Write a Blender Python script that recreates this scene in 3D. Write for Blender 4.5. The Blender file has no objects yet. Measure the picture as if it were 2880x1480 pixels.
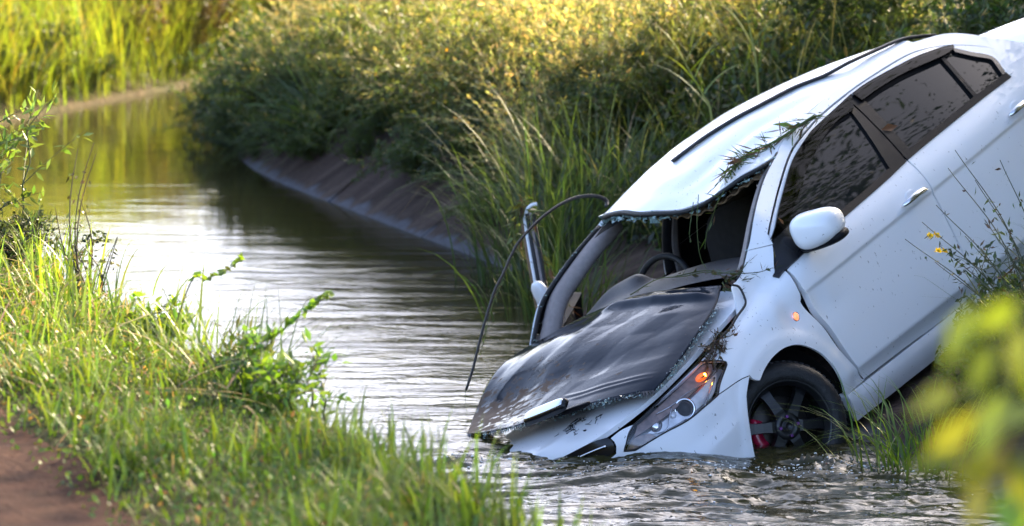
import bpy, bmesh, math, random
import numpy as np
from mathutils import Vector, Matrix
from mathutils.geometry import delaunay_2d_cdt

random.seed(7); RNG = np.random.default_rng(7)
SC = bpy.context.scene
COL = SC.collection
R = math.radians

# ------------------------------------------------------------------ camera, sky, sun, exposure
CAM_H = 3.17; CAM_PITCH = 8.0; LENS = 135.0
cam = bpy.data.cameras.new("camera"); cam_o = bpy.data.objects.new("camera", cam); COL.objects.link(cam_o)
cam_o.location = (0, 0, CAM_H); cam_o.rotation_euler = (R(90 - CAM_PITCH), 0, 0)
cam.lens = LENS; cam.sensor_width = 36; cam.clip_start = 0.1; cam.clip_end = 2000
cam.dof.use_dof = True; cam.dof.focus_distance = 16.0; cam.dof.aperture_fstop = 3.4; cam.dof.aperture_blades = 9
SC.camera = cam_o

SUN_AZ = 38.0; SUN_EL = 25.0          # degrees clockwise from +Y, above the horizon
wd = bpy.data.worlds.new("World"); SC.world = wd; wd.use_nodes = True
nt = wd.node_tree; bg = nt.nodes['Background']
sky = nt.nodes.new('ShaderNodeTexSky'); sky.sky_type = 'NISHITA'; sky.sun_disc = False
sky.sun_elevation = R(SUN_EL); sky.sun_rotation = R(SUN_AZ); sky.altitude = 100
sky.air_density = 0.5; sky.dust_density = 3.0; sky.ozone_density = 0.3
nt.links.new(sky.outputs[0], bg.inputs[0]); bg.inputs[1].default_value = 0.09
sun = bpy.data.lights.new("sun", 'SUN'); sun.energy = 3.0; sun.angle = R(0.6); sun.color = (1.0, 0.80, 0.52)
sun_o = bpy.data.objects.new("sun", sun); COL.objects.link(sun_o)
SUN_DIR = Vector((math.sin(R(SUN_AZ)) * math.cos(R(SUN_EL)), math.cos(R(SUN_AZ)) * math.cos(R(SUN_EL)), math.sin(R(SUN_EL))))
sun_o.rotation_euler = SUN_DIR.to_track_quat('Z', 'Y').to_euler(); sun_o.location = (30, 20, 30)
SC.view_settings.view_transform = 'Standard'; SC.view_settings.look = 'None'
SC.view_settings.exposure = 3.45; SC.view_settings.gamma = 1.0
SC.cycles.max_bounces = 8; SC.cycles.transparent_max_bounces = 16
SC.cycles.use_denoising = True

def at(px, py, Y):
    "world point seen at pixel (px, py) of the 1024-wide frame, Y metres in front of the camera"
    f = LENS / 36 * 1024
    a = R(CAM_PITCH); dx = (px - 512) / f; dy = (py - 263) / f
    fy = math.cos(a) - dy * math.sin(a); fz = -math.sin(a) - dy * math.cos(a)
    k = Y / fy
    return np.array([dx * k, Y, CAM_H + fz * k])

# ------------------------------------------------------------------ helpers
def tag(o, label=None, cat=None, group=None, kind=None):
    if label: o["label"] = label
    if cat: o["category"] = cat
    if group: o["group"] = group
    if kind: o["kind"] = kind
    return o

def mesh_data(name, V, F, mat, smooth=True, col=None):
    me = bpy.data.meshes.new(name)
    V = np.asarray(V, dtype=np.float64).reshape(-1, 3)
    if isinstance(F, np.ndarray):
        n, k = F.shape
        me.vertices.add(len(V)); me.vertices.foreach_set("co", V.ravel().astype(np.float32))
        me.loops.add(n * k); me.loops.foreach_set("vertex_index", F.ravel().astype(np.int32))
        me.polygons.add(n); me.polygons.foreach_set("loop_start", (np.arange(n) * k).astype(np.int32))
        me.update(calc_edges=True)
    else:
        me.from_pydata(V.tolist(), [], [tuple(int(i) for i in f) for f in F])
    me.polygons.foreach_set("use_smooth", np.full(len(me.polygons), smooth))
    if col is not None:
        at_ = me.color_attributes.new("Col", 'FLOAT_COLOR', 'POINT')
        c = np.ones((len(V), 4), np.float32); c[:, :3] = col
        at_.data.foreach_set("color", c.ravel())
    mats = mat if isinstance(mat, (list, tuple)) else [mat]
    for m in mats: me.materials.append(m)
    me.update()
    return me

def obj(name, V, F, mat, parent=None, smooth=True, col=None):
    o = bpy.data.objects.new(name, mesh_data(name, V, F, mat, smooth, col))
    COL.objects.link(o)
    if parent is not None: o.parent = parent
    return o

def link(name, me, parent=None):
    o = bpy.data.objects.new(name, me); COL.objects.link(o)
    if parent is not None: o.parent = parent
    return o

def empty(name, loc=(0, 0, 0), rz=0):
    o = bpy.data.objects.new(name, None); COL.objects.link(o)
    o.location = loc; o.rotation_euler = (0, 0, rz); o.empty_display_size = .2
    return o

class MB:
    "collects vertices, faces and vertex colours"
    def __init__(s): s.V = []; s.F = []; s.C = []; s.n = 0
    def add(s, V, F, c=None):
        V = np.asarray(V, float).reshape(-1, 3); F = np.asarray(F, int)
        s.V.append(V); s.F.append((F + s.n).tolist())
        s.C.append(np.broadcast_to(np.asarray(c if c is not None else (1, 1, 1), float), V.shape)); s.n += len(V)
    def get(s):
        return np.concatenate(s.V), [f for L in s.F for f in L], np.concatenate(s.C)
    def build(s, name, mat, parent=None, smooth=True):
        V, F, C = s.get(); return obj(name, V, F, mat, parent, smooth, C)
    def data(s, name, mat, smooth=True):
        V, F, C = s.get(); return mesh_data(name, V, F, mat, smooth, C)

def catmull(P, n=8):
    P = np.asarray(P, float)
    if len(P) < 3: 
        t = np.linspace(0, 1, n + 1)[:, None]; return P[0] * (1 - t) + P[-1] * t
    Q = np.vstack([2 * P[0] - P[1], P, 2 * P[-1] - P[-2]]); out = []
    t = np.linspace(0, 1, n, endpoint=False)[:, None]
    for i in range(len(P) - 1):
        p0, p1, p2, p3 = Q[i:i + 4]
        out.append(.5 * (2 * p1 + (p2 - p0) * t + (2 * p0 - 5 * p1 + 4 * p2 - p3) * t * t + (3 * p1 - p0 - 3 * p2 + p3) * t ** 3))
    return np.vstack(out + [P[-1:]])

def tube(P, r, n=6, flat=1.0, cap=True):
    "round or flattened tube along the points P"
    P = np.asarray(P, float); m = len(P); r = np.broadcast_to(np.asarray(r, float), (m,))
    T = np.gradient(P, axis=0); T /= np.linalg.norm(T, axis=1)[:, None] + 1e-12
    ref = np.array([0, 0, 1.]) if abs(T[0][2]) < .9 else np.array([1., 0, 0])
    V = []; u = np.cross(T[0], ref); u /= np.linalg.norm(u)
    ang = np.arange(n) / n * 2 * np.pi
    for i in range(m):
        u = u - T[i] * (u @ T[i]); u /= np.linalg.norm(u) + 1e-12; v = np.cross(T[i], u)
        V.append(P[i] + r[i] * (np.cos(ang)[:, None] * u + flat * np.sin(ang)[:, None] * v))
    V = np.vstack(V); F = []
    for i in range(m - 1):
        for j in range(n):
            k = (j + 1) % n; F.append((i * n + j, i * n + k, (i + 1) * n + k, (i + 1) * n + j))
    if cap: F.append(tuple(range(n))[::-1]); F.append(tuple((m - 1) * n + j for j in range(n)))
    return V, F

def tube_mb(mb, P, r, n=5, c=None, flat=1.0):
    V, F = tube(P, r, n, flat, cap=False); mb.add(V, F, c)

def boxv(lo, hi):
    x0, y0, z0 = lo; x1, y1, z1 = hi
    V = [(x0,y0,z0),(x1,y0,z0),(x1,y1,z0),(x0,y1,z0),(x0,y0,z1),(x1,y0,z1),(x1,y1,z1),(x0,y1,z1)]
    F = [(0,3,2,1),(4,5,6,7),(0,1,5,4),(1,2,6,5),(2,3,7,6),(3,0,4,7)]
    return np.array(V, float), F

def superell(c, rad, e=.6, nu=24, nv=14, rot=None):
    u = np.linspace(0, 2 * np.pi, nu, endpoint=False); v = np.linspace(-np.pi / 2, np.pi / 2, nv)
    sp = lambda a: np.sign(a) * np.abs(a) ** e
    U, Vv = np.meshgrid(u, v)
    P = np.stack([rad[0] * sp(np.cos(Vv)) * sp(np.cos(U)), rad[1] * sp(np.cos(Vv)) * sp(np.sin(U)), rad[2] * sp(np.sin(Vv))], -1).reshape(-1, 3)
    if rot is not None: P = P @ np.array(rot).T
    F = []
    for i in range(nv - 1):
        for j in range(nu):
            k = (j + 1) % nu; F.append((i * nu + j, i * nu + k, (i + 1) * nu + k, (i + 1) * nu + j))
    return P + np.asarray(c, float), F

def gridmesh(fn, us, vs):
    U, Vv = np.meshgrid(us, vs, indexing='ij'); P = fn(U, Vv).reshape(-1, 3)
    nu, nv = len(us), len(vs); i = np.arange(nu - 1)[:, None] * nv + np.arange(nv - 1)[None]
    F = np.stack([i, i + 1, i + nv + 1, i + nv], -1).reshape(-1, 4)
    return P, F

# value/gradient noise in numpy
_PERM = np.random.default_rng(3).permutation(512)
_GR = np.random.default_rng(4).normal(size=(512, 2)); _GR /= np.linalg.norm(_GR, axis=1)[:, None]
def perlin(x, y):
    x = np.asarray(x, float); y = np.asarray(y, float)
    xi = np.floor(x).astype(int); yi = np.floor(y).astype(int); xf = x - xi; yf = y - yi
    def g(ix, iy, dx, dy):
        h = _PERM[(_PERM[ix & 511] + iy) & 511]; v = _GR[h]; return v[..., 0] * dx + v[..., 1] * dy
    u = xf ** 3 * (xf * (xf * 6 - 15) + 10); w = yf ** 3 * (yf * (yf * 6 - 15) + 10)
    a = g(xi, yi, xf, yf); b = g(xi + 1, yi, xf - 1, yf); c = g(xi, yi + 1, xf, yf - 1); d = g(xi + 1, yi + 1, xf - 1, yf - 1)
    return (a * (1 - u) + b * u) * (1 - w) + (c * (1 - u) + d * u) * w
def fbm(x, y, o=4, gain=.5):
    s = 0; a = 1
    for k in range(o): s = s + a * perlin(x * 2 ** k + 17.3 * k, y * 2 ** k - 9.1 * k); a *= gain
    return s
def sst(a, b, x):
    t = np.clip((np.asarray(x, float) - a) / (b - a), 0, 1); return t * t * (3 - 2 * t)

# ------------------------------------------------------------------ materials
def new_mat(name):
    m = bpy.data.materials.new(name); m.use_nodes = True
    n = m.node_tree; b = n.nodes['Principled BSDF']; return m, n, b
def pmat(name, col, rough=.5, metal=0, spec=.5, coat=0, coat_rough=.03, noise=0, nscale=30, bump=0, bscale=60, emit=None, estr=0):
    m, n, b = new_mat(name)
    b.inputs['Base Color'].default_value = (*col, 1); b.inputs['Roughness'].default_value = rough
    b.inputs['Metallic'].default_value = metal; b.inputs['Specular IOR Level'].default_value = spec
    b.inputs['Coat Weight'].default_value = coat; b.inputs['Coat Roughness'].default_value = coat_rough
    if noise or bump:
        tc = n.nodes.new('ShaderNodeTexCoord')
    if noise:
        tx = n.nodes.new('ShaderNodeTexNoise'); tx.inputs['Scale'].default_value = nscale; tx.inputs['Detail'].default_value = 5
        n.links.new(tc.outputs['Object'], tx.inputs['Vector'])
        mx = n.nodes.new('ShaderNodeMix'); mx.data_type = 'RGBA'; mx.blend_type = 'MULTIPLY'
        mx.inputs[0].default_value = 1; mx.inputs[6].default_value = (*col, 1)
        mr = n.nodes.new('ShaderNodeMapRange'); mr.inputs[1].default_value = .3; mr.inputs[2].default_value = .7
        mr.inputs[3].default_value = 1 - noise; mr.inputs[4].default_value = 1 + noise * .5
        n.links.new(tx.outputs[0], mr.inputs[0]); n.links.new(mr.outputs[0], mx.inputs[7]); n.links.new(mx.outputs[2], b.inputs['Base Color'])
    if bump:
        tb = n.nodes.new('ShaderNodeTexNoise'); tb.inputs['Scale'].default_value = bscale; tb.inputs['Detail'].default_value = 6
        n.links.new(tc.outputs['Object'], tb.inputs['Vector'])
        bp = n.nodes.new('ShaderNodeBump'); bp.inputs['Strength'].default_value = bump; bp.inputs['Distance'].default_value = .02
        n.links.new(tb.outputs[0], bp.inputs['Height']); n.links.new(bp.outputs[0], b.inputs['Normal'])
    if emit:
        b.inputs['Emission Color'].default_value = (*emit, 1); b.inputs['Emission Strength'].default_value = estr
    return m

def leaf_mat(name, trans=.45, rough=.45, tint=(1.15, 1.1, .55)):
    "leaf: colour from the Col attribute; diffuse, translucent and a waxy gloss"
    m = bpy.data.materials.new(name); m.use_nodes = True; n = m.node_tree; n.nodes.clear()
    out = n.nodes.new('ShaderNodeOutputMaterial'); at_ = n.nodes.new('ShaderNodeAttribute'); at_.attribute_name = 'Col'
    d = n.nodes.new('ShaderNodeBsdfDiffuse'); t = n.nodes.new('ShaderNodeBsdfTranslucent'); g = n.nodes.new('ShaderNodeBsdfGlossy')
    mul = n.nodes.new('ShaderNodeMix'); mul.data_type = 'RGBA'; mul.blend_type = 'MULTIPLY'; mul.inputs[0].default_value = 1
    mul.inputs[7].default_value = (*tint, 1)
    n.links.new(at_.outputs['Color'], d.inputs['Color']); n.links.new(at_.outputs['Color'], mul.inputs[6]); n.links.new(mul.outputs[2], t.inputs['Color'])
    g.inputs['Roughness'].default_value = rough; g.inputs['Color'].default_value = (1, 1, 1, 1)
    m1 = n.nodes.new('ShaderNodeMixShader'); m1.inputs[0].default_value = trans
    n.links.new(d.outputs[0], m1.inputs[1]); n.links.new(t.outputs[0], m1.inputs[2])
    m2 = n.nodes.new('ShaderNodeMixShader'); m2.inputs[0].default_value = .035
    n.links.new(m1.outputs[0], m2.inputs[1]); n.links.new(g.outputs[0], m2.inputs[2]); n.links.new(m2.outputs[0], out.inputs[0])
    return m

M = {}
M['leaf'] = leaf_mat('leaf'); M['grass'] = leaf_mat('grass_blade', .5)
M['stem'] = leaf_mat('plant_stem', .05, .6, (1, 1, 1))
M['bark'] = pmat('bark', (.09, .065, .045), .9, noise=.5, nscale=12, bump=.6, bscale=25)
# ------------------------------------------------------------------ the canal and its banks
NRM = np.array([.9355, .3532]); ALG = np.array([-.3532, .9355])     # across (to the right bank) and along (away) the canal
def ac(X, Y): return ALG[0] * X + ALG[1] * Y, NRM[0] * X + NRM[1] * Y
def xy(a, c): return ALG[0] * a + NRM[0] * c, ALG[1] * a + NRM[1] * c
def bend(a):
    q = np.clip((np.asarray(a, float) - 27.8) / .8, -30, 60); return .72 * np.log1p(np.exp(np.minimum(q, 40))) * 1.0
def c_right(a): return 7.40 + .44 * sst(18.5, 21.0, a) + bend(a)
def c_left(a): return 4.72 + .28 * sst(24, 29, a) + bend(a)
def k_right(a): return .34 + .42 * sst(18.6, 21.0, a)
CAR_M = np.array([[-0.59570161, 0.65501756, -0.46485653], [-0.74880645, -0.66226281, 0.02639835], [-0.29056581, 0.36381311, 0.88499239]])
CAR_T = np.array([0.826, 17.11424063, -0.48238672])
def ground_z(X, Y, car_cut=True):
    X = np.asarray(X, float); Y = np.asarray(Y, float); a, c = ac(X, Y)
    sl = 1 / np.sqrt(1 + .8 * sst(27.5, 30, a))
    crest = 1.12 - .48 * sst(19.8, 23.5, a)
    dr = (c - c_right(a)) * sl; dl = (c_left(a) - c) * sl
    zr = np.minimum(k_right(a) * dr, np.maximum(crest - .20 * np.maximum(dr - 2.1, 0), .35))
    zl = np.minimum(.90 * dl, .97 + .06 * np.minimum(np.maximum(dl - 1.08, 0), 1.4))
    z = np.where(dr > 0, zr, np.where(dl > 0, zl, np.maximum(-.75, np.maximum(dr * .9, dl * .9))))
    nz = .05 * fbm(X * .7, Y * .7, 4); rough = sst(.15, .8, z)
    z = z + nz * rough
    # rounded crest, road on the left a hand lower than the verge
    z = np.where(dl > 1.7, z - .06 * sst(1.7, 2.1, dl), z)
    if car_cut:
        P = np.stack([X - CAR_T[0], Y - CAR_T[1], z - CAR_T[2]], -1) @ CAR_M
        fx, fy = P[..., 0], P[..., 1]
        inside = sst(1.15, .9, np.abs(fy)) * sst(1.3, 1.0, fx) * sst(-4.3, -3.9, fx)
        # the soft bank has given way under the car
        plane = CAR_T[2] - (CAR_M[0, 2] * (X - CAR_T[0]) + CAR_M[1, 2] * (Y - CAR_T[1])) / CAR_M[2, 2] + .10
        z = z * (1 - inside) + np.minimum(z, plane) * inside
    return z

def ground_material():
    m, n, b = new_mat('ground_soil'); L = n.links
    tc = n.nodes.new('ShaderNodeTexCoord')
    t1 = n.nodes.new('ShaderNodeTexNoise'); t1.inputs['Scale'].default_value = 1.3; t1.inputs['Detail'].default_value = 8; L.new(tc.outputs['Object'], t1.inputs['Vector'])
    t2 = n.nodes.new('ShaderNodeTexNoise'); t2.inputs['Scale'].default_value = 22; t2.inputs['Detail'].default_value = 6; L.new(tc.outputs['Object'], t2.inputs['Vector'])
    r1 = n.nodes.new('ShaderNodeValToRGB'); e = r1.color_ramp.elements
    e[0].position = .35; e[0].color = (.035, .045, .014, 1); e[1].position = .68; e[1].color = (.075, .055, .032, 1)
    r2 = n.nodes.new('ShaderNodeValToRGB'); e = r2.color_ramp.elements
    e[0].position = .3; e[0].color = (.5, .5, .5, 1); e[1].position = .7; e[1].color = (1.2, 1.15, 1.1, 1)
    mx = n.nodes.new('ShaderNodeMix'); mx.data_type = 'RGBA'; mx.blend_type = 'MULTIPLY'; mx.inputs[0].default_value = 1
    L.new(t1.outputs[0], r1.inputs[0]); L.new(t2.outputs[0], r2.inputs[0]); L.new(r1.outputs[0], mx.inputs[6]); L.new(r2.outputs[0], mx.inputs[7])
    L.new(mx.outputs[2], b.inputs['Base Color']); b.inputs['Roughness'].default_value = .95; b.inputs['Specular IOR Level'].default_value = .08
    bp = n.nodes.new('ShaderNodeBump'); bp.inputs['Distance'].default_value = .03; L.new(t2.outputs[0], bp.inputs['Height']); L.new(bp.outputs[0], b.inputs['Normal'])
    return m
M['soil'] = ground_material()
M['dirt'] = pmat('red_dirt', (.050, .023, .015), .95, spec=.08, noise=.45, nscale=9, bump=.5, bscale=40)

def spaced(parts):
    out = [np.arange(a, b, s) for a, b, s in parts]; u = np.concatenate(out + [np.array([parts[-1][1]])]); return u[np.r_[True, np.diff(u) > 1e-6]]
aa = spaced([(-400, -60, 40), (-60, -4, 8), (-4, 6, .5), (6, 34, .16), (34, 60, 1), (60, 400, 30)])
cc = spaced([(-400, -60, 40), (-60, -6, 6), (-6, 0, .5), (0, 15, .11), (15, 40, 1), (40, 400, 30)])
V, F = gridmesh(lambda A, C: np.stack([*xy(A, C), ground_z(*xy(A, C))], -1), aa, cc)
g = obj('ground', V, F[:, ::-1], M['soil']); tag(g, 'grassy earth banks on both sides of the canal', kind='structure')

# dirt road on the left bank, a sheet a few millimetres above the ground
ra = np.arange(-30, 60, .25); rc = np.linspace(-3.2, 0, 26)
def road(A, C):
    wob = .10 * fbm(A * .8, A * 0 + 3.1, 3); C2 = c_left(A) + C - 1.97 + np.where(C > -.1, wob, 0)
    X, Y = xy(A, C2); Z = ground_z(X, Y) + .012 + .012 * fbm(X * 3, Y * 3, 3) - .02 * np.exp(-((C + .8) / .25) ** 2); return np.stack([X, Y, Z], -1)
V, F = gridmesh(road, ra, rc)
o = obj('dirt_road', V, F[:, ::-1], M['dirt']); tag(o, 'reddish dirt road along the left bank', kind='structure')

# concrete lining: slabs with open joints
def lining_material():
    m, n, b = new_mat('canal_concrete'); L = n.links
    tc = n.nodes.new('ShaderNodeTexCoord')
    geo = n.nodes.new('ShaderNodeNewGeometry'); sp = n.nodes.new('ShaderNodeSeparateXYZ'); L.new(geo.outputs['Position'], sp.inputs[0])
    mp = n.nodes.new('ShaderNodeMapping'); mp.inputs['Rotation'].default_value = (0, 0, R(-20.7)); mp.inputs['Scale'].default_value = (.6, 4.2, .6)
    L.new(geo.outputs['Position'], mp.inputs['Vector'])
    st = n.nodes.new('ShaderNodeTexNoise'); st.inputs['Scale'].default_value = 1.6; st.inputs['Detail'].default_value = 7; L.new(mp.outputs[0], st.inputs['Vector'])
    ms = n.nodes.new('ShaderNodeTexNoise'); ms.inputs['Scale'].default_value = 30; ms.inputs['Detail'].default_value = 5; L.new(geo.outputs['Position'], ms.inputs['Vector'])
    r = n.nodes.new('ShaderNodeValToRGB'); e = r.color_ramp.elements
    e[0].position = .30; e[0].color = (.040, .027, .021, 1); e[1].position = .72; e[1].color = (.14, .10, .08, 1)
    e2 = r.color_ramp.elements.new(.48); e2.color = (.075, .051, .041, 1)
    L.new(st.outputs[0], r.inputs[0])
    # washed grey band just above the water line
    hb = n.nodes.new('ShaderNodeMapRange'); hb.inputs[1].default_value = .025; hb.inputs[2].default_value = .06; hb.inputs[3].default_value = 1; hb.inputs[4].default_value = 0
    ad = n.nodes.new('ShaderNodeMath'); ad.operation = 'MULTIPLY_ADD'; ad.inputs[1].default_value = .22; L.new(st.outputs[0], ad.inputs[0]); L.new(sp.outputs[2], ad.inputs[2])
    sb = n.nodes.new('ShaderNodeMath'); sb.operation = 'SUBTRACT'; sb.inputs[1].default_value = .11; L.new(ad.outputs[0], sb.inputs[0]); L.new(sb.outputs[0], hb.inputs[0])
    mx = n.nodes.new('ShaderNodeMix'); mx.data_type = 'RGBA'; L.new(hb.outputs[0], mx.inputs[0]); L.new(r.outputs[0], mx.inputs[6]); mx.inputs[7].default_value = (.13, .13, .145, 1)
    m2 = n.nodes.new('ShaderNodeMix'); m2.data_type = 'RGBA'; m2.blend_type = 'MULTIPLY'; m2.inputs[0].default_value = .6
    L.new(mx.outputs[2], m2.inputs[6]); L.new(ms.outputs[0], m2.inputs[7]); L.new(m2.outputs[2], b.inputs['Base Color'])
    b.inputs['Roughness'].default_value = .85; b.inputs['Specular IOR Level'].default_value = .12
    bp = n.nodes.new('ShaderNodeBump'); bp.inputs['Strength'].default_value = .5; bp.inputs['Distance'].default_value = .02; L.new(ms.outputs[0], bp.inputs['Height']); L.new(bp.outputs[0], b.inputs['Normal'])
    return m
M['concrete'] = lining_material()
def lining(name, side, a0, a1, label, top):
    root = empty(name, (*xy(a0, 6.4), 0)); tag(root, label, kind='structure')
    a = a0
    while a < a1 - .2:
        L_ = 1.9; s0, s1 = a + .005, a + L_ - .005
        A = np.linspace(s0, s1, 8); Tt = np.linspace(-.55, top + .05 * math.sin(a * 3.1), 12)     # metres across, from the water edge
        tilt = random.uniform(-.006, .006)
        def fn(A_, T_):
            C = (c_right(A_) + T_) if side > 0 else (c_left(A_) - T_)
            X, Y = xy(A_, C); k = k_right(A_) if side > 0 else .90
            Z = np.maximum(T_ * k, -.6) + .03 + tilt * (A_ - s0)
            Z = np.maximum(Z, ground_z(X, Y, True) + .03) if side < 0 else np.where(T_ > .1, np.maximum(Z, ground_z(X, Y) + .015), Z)
            return np.stack([X, Y, Z], -1)
        P, F = gridmesh(fn, A, Tt); n = len(P); nv = len(Tt); nu = len(A)
        bot = P - np.array([0, 0, .09]); Fb = []
        ring = [i * nv for i in range(nu)] + [(nu - 1) * nv + j for j in range(1, nv)] + [i * nv + nv - 1 for i in range(nu - 2, -1, -1)] + list(range(nv - 2, 0, -1))
        faces = [tuple(f[::-1]) if side > 0 else tuple(f) for f in F.tolist()]
        VV = np.vstack([P, P[ring], bot[ring]]); m = len(ring)
        for i in range(m):
            j = (i + 1) % m; faces.append((n + i, n + j, n + m + j, n + m + i) if side < 0 else (n + j, n + i, n + m + i, n + m + j))
        rel = VV - np.array(root.location)
        obj('slab', rel, faces, M['concrete'], root)
        a += L_
lining('canal_lining', 1, 10.9, 34.5, 'mud-streaked concrete lining of the right bank', .62)
lining('canal_lining', -1, 10.0, 29.0, 'concrete lining of the left bank', -.025)

# ------------------------------------------------------------------ water
def water_material():
    m, n, b = new_mat('canal_water'); L = n.links
    b.inputs['Base Color'].default_value = (.034, .031, .011, 1); b.inputs['Roughness'].default_value = .035
    b.inputs['IOR'].default_value = 1.333; b.inputs['Specular IOR Level'].default_value = .5
    geo = n.nodes.new('ShaderNodeNewGeometry')
    mp = n.nodes.new('ShaderNodeMapping'); mp.inputs['Rotation'].default_value = (0, 0, R(12)); mp.inputs['Scale'].default_value = (.30, 1.0, 1)
    L.new(geo.outputs['Position'], mp.inputs['Vector'])
    a = n.nodes.new('ShaderNodeTexNoise'); a.inputs['Scale'].default_value = 3.2; a.inputs['Detail'].default_value = 6; a.inputs['Roughness'].default_value = .55; a.inputs['Distortion'].default_value = .5
    L.new(mp.outputs[0], a.inputs['Vector'])
    c = n.nodes.new('ShaderNodeTexNoise'); c.inputs['Scale'].default_value = 26; c.inputs['Detail'].default_value = 4; L.new(geo.outputs['Position'], c.inputs['Vector'])
    b1 = n.nodes.new('ShaderNodeBump'); b1.inputs['Strength'].default_value = .6; b1.inputs['Distance'].default_value = .055; L.new(a.outputs[0], b1.inputs['Height'])
    b2 = n.nodes.new('ShaderNodeBump'); b2.inputs['Strength'].default_value = .22; b2.inputs['Distance'].default_value = .012; L.new(c.outputs[0], b2.inputs['Height']); L.new(b1.outputs[0], b2.inputs['Normal'])
    sy = n.nodes.new('ShaderNodeSeparateXYZ'); L.new(geo.outputs['Position'], sy.inputs[0])
    cm = n.nodes.new('ShaderNodeMapRange'); cm.interpolation_type = 'SMOOTHSTEP'; cm.inputs[1].default_value = 19.5; cm.inputs[2].default_value = 25.5; cm.inputs[3].default_value = .62; cm.inputs[4].default_value = .07
    pt = n.nodes.new('ShaderNodeTexNoise'); pt.inputs['Scale'].default_value = .7; pt.inputs['Detail'].default_value = 3; L.new(mp.outputs[0], pt.inputs['Vector'])
    pm = n.nodes.new('ShaderNodeMapRange'); pm.inputs[1].default_value = .35; pm.inputs[2].default_value = .65; pm.inputs[3].default_value = .55; pm.inputs[4].default_value = 1.25; L.new(pt.outputs[0], pm.inputs[0])
    mu = n.nodes.new('ShaderNodeMath'); mu.operation = 'MULTIPLY'; L.new(sy.outputs[1], cm.inputs[0]); L.new(cm.outputs[0], mu.inputs[0]); L.new(pm.outputs[0], mu.inputs[1]); L.new(mu.outputs[0], b1.inputs['Strength']); m3 = n.nodes.new('ShaderNodeMath'); m3.operation = 'MULTIPLY'; m3.inputs[1].default_value = .36; L.new(cm.outputs[0], m3.inputs[0]); L.new(m3.outputs[0], b2.inputs['Strength'])
    L.new(b2.outputs[0], b.inputs['Normal'])
    return m
M['water'] = water_material()
wa = spaced([(-20, 8, 1), (8, 12.5, .05), (12.5, 17.2, .016), (17.2, 22, .04), (22, 45, .12), (45, 90, 3)])
wc = spaced([(3.6, 4.2, .1), (4.2, 9.0, .020), (9.0, 9.6, .1)])
def water(A, C):
    X, Y = xy(A, C + bend(A)); 
    # chop raised by the car standing in the current
    d = np.hypot((X - .55) / 1.15, (Y - 15.9) / .85); turb = np.exp(-d ** 2 * .8)
    d2 = np.hypot(X - 1.35, Y - 15.9); turb = np.maximum(turb, .9 * np.exp(-(d2 / .75) ** 2))
    down = sst(17.2, 14.5, A) * sst(9, 12.5, A)
    amp = .0010 + .0024 * sst(22.5, 18.5, A) + .018 * turb + .006 * down
    u = X * .50 + .16 * Y; v = Y
    n0 = fbm(u * 1.6 + 4, v * 2.4, 3, .5); n1 = fbm(u * 5.2 + .8 * n0, v * 8.5 + .8 * n0, 4, .55); n2 = fbm(u * 16 + 2.5 * n1, v * 26 - 2 * n1, 3, .6)
    ridge = np.maximum(1 - np.abs(n1) * 2.6, 0) ** 2
    Z = amp * (1.1 * n0 + 1.0 * n1 + .20 * n2 + .35 * ridge * (turb + .4 * down))
    # the swell piled up at the wheel and at the submerged wing
    Z += .030 * np.exp(-(((X - 1.36) / .14) ** 2 + ((Y - 16.15) / .16) ** 2)) * (1 + 1.5 * n2)
    Z += .012 * np.exp(-(((X + .24) / .22) ** 2 + ((Y - 16.35) / .22) ** 2)) * (1 + 1.2 * n1)
    Z += .02 * np.exp(-(((X - .45) / .5) ** 2 + ((Y - 15.85) / .12) ** 2))
    Z += .012 + .062 * np.exp(-(((X - .66) / .36) ** 2 + ((Y - 15.95) / .55) ** 2)) + .012 * np.exp(-(((X - 1.3) / .5) ** 2 + ((Y - 16.0) / .5) ** 2))
    return np.stack([X, Y, Z], -1)
V, F = gridmesh(water, wa, wc)
o = obj('canal_water', V, F[:, ::-1], M['water']); tag(o, 'murky green-brown canal water, choppy around the car', kind='structure')

def at_ground(px, py):
    "where the ray through a pixel meets the ground"
    t = np.arange(6, 17.6, .02); P = np.array([at(px, py, y) for y in t]); g_ = ground_z(P[:, 0], P[:, 1]); d = P[:, 2] - g_
    i = int(np.argmax(d < 0)) if (d < 0).any() else int(np.argmin(d)); return np.array([P[i, 0], P[i, 1], g_[i]])

# bubbles and foam where the current breaks on the car
M['foam'] = pmat('water_foam', (.75, .76, .76), .12, spec=.6)
def foam():
    rg_ = np.random.default_rng(91); mb = MB(); base, Fb = superell((0, 0, 0), (1, 1, .55), 1, 8, 5)
    for (cx, cy, sx, sy, n_) in ((1.33, 16.05, .22, .10, 240), (.55, 15.93, .55, .07, 260), (-.10, 16.25, .22, .12, 240), (1.75, 15.95, .20, .20, 120), (.9, 15.5, .9, .35, 160)):
        for k in range(n_):
            x, y = cx + rg_.normal() * sx, cy + rg_.normal() * sy; a, c = ac(x, y); z = water(np.array([a]), np.array([c - float(bend(a))]))[0][2]; r = .0028 * rg_.lognormal(0, .5)
            mb.add(base * r + [x, y, z], Fb)
    o = mb.build('foam', M['foam']); tag(o, 'bubbles and foam on the water around the car nose and wheel', kind='stuff')
foam()
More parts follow.
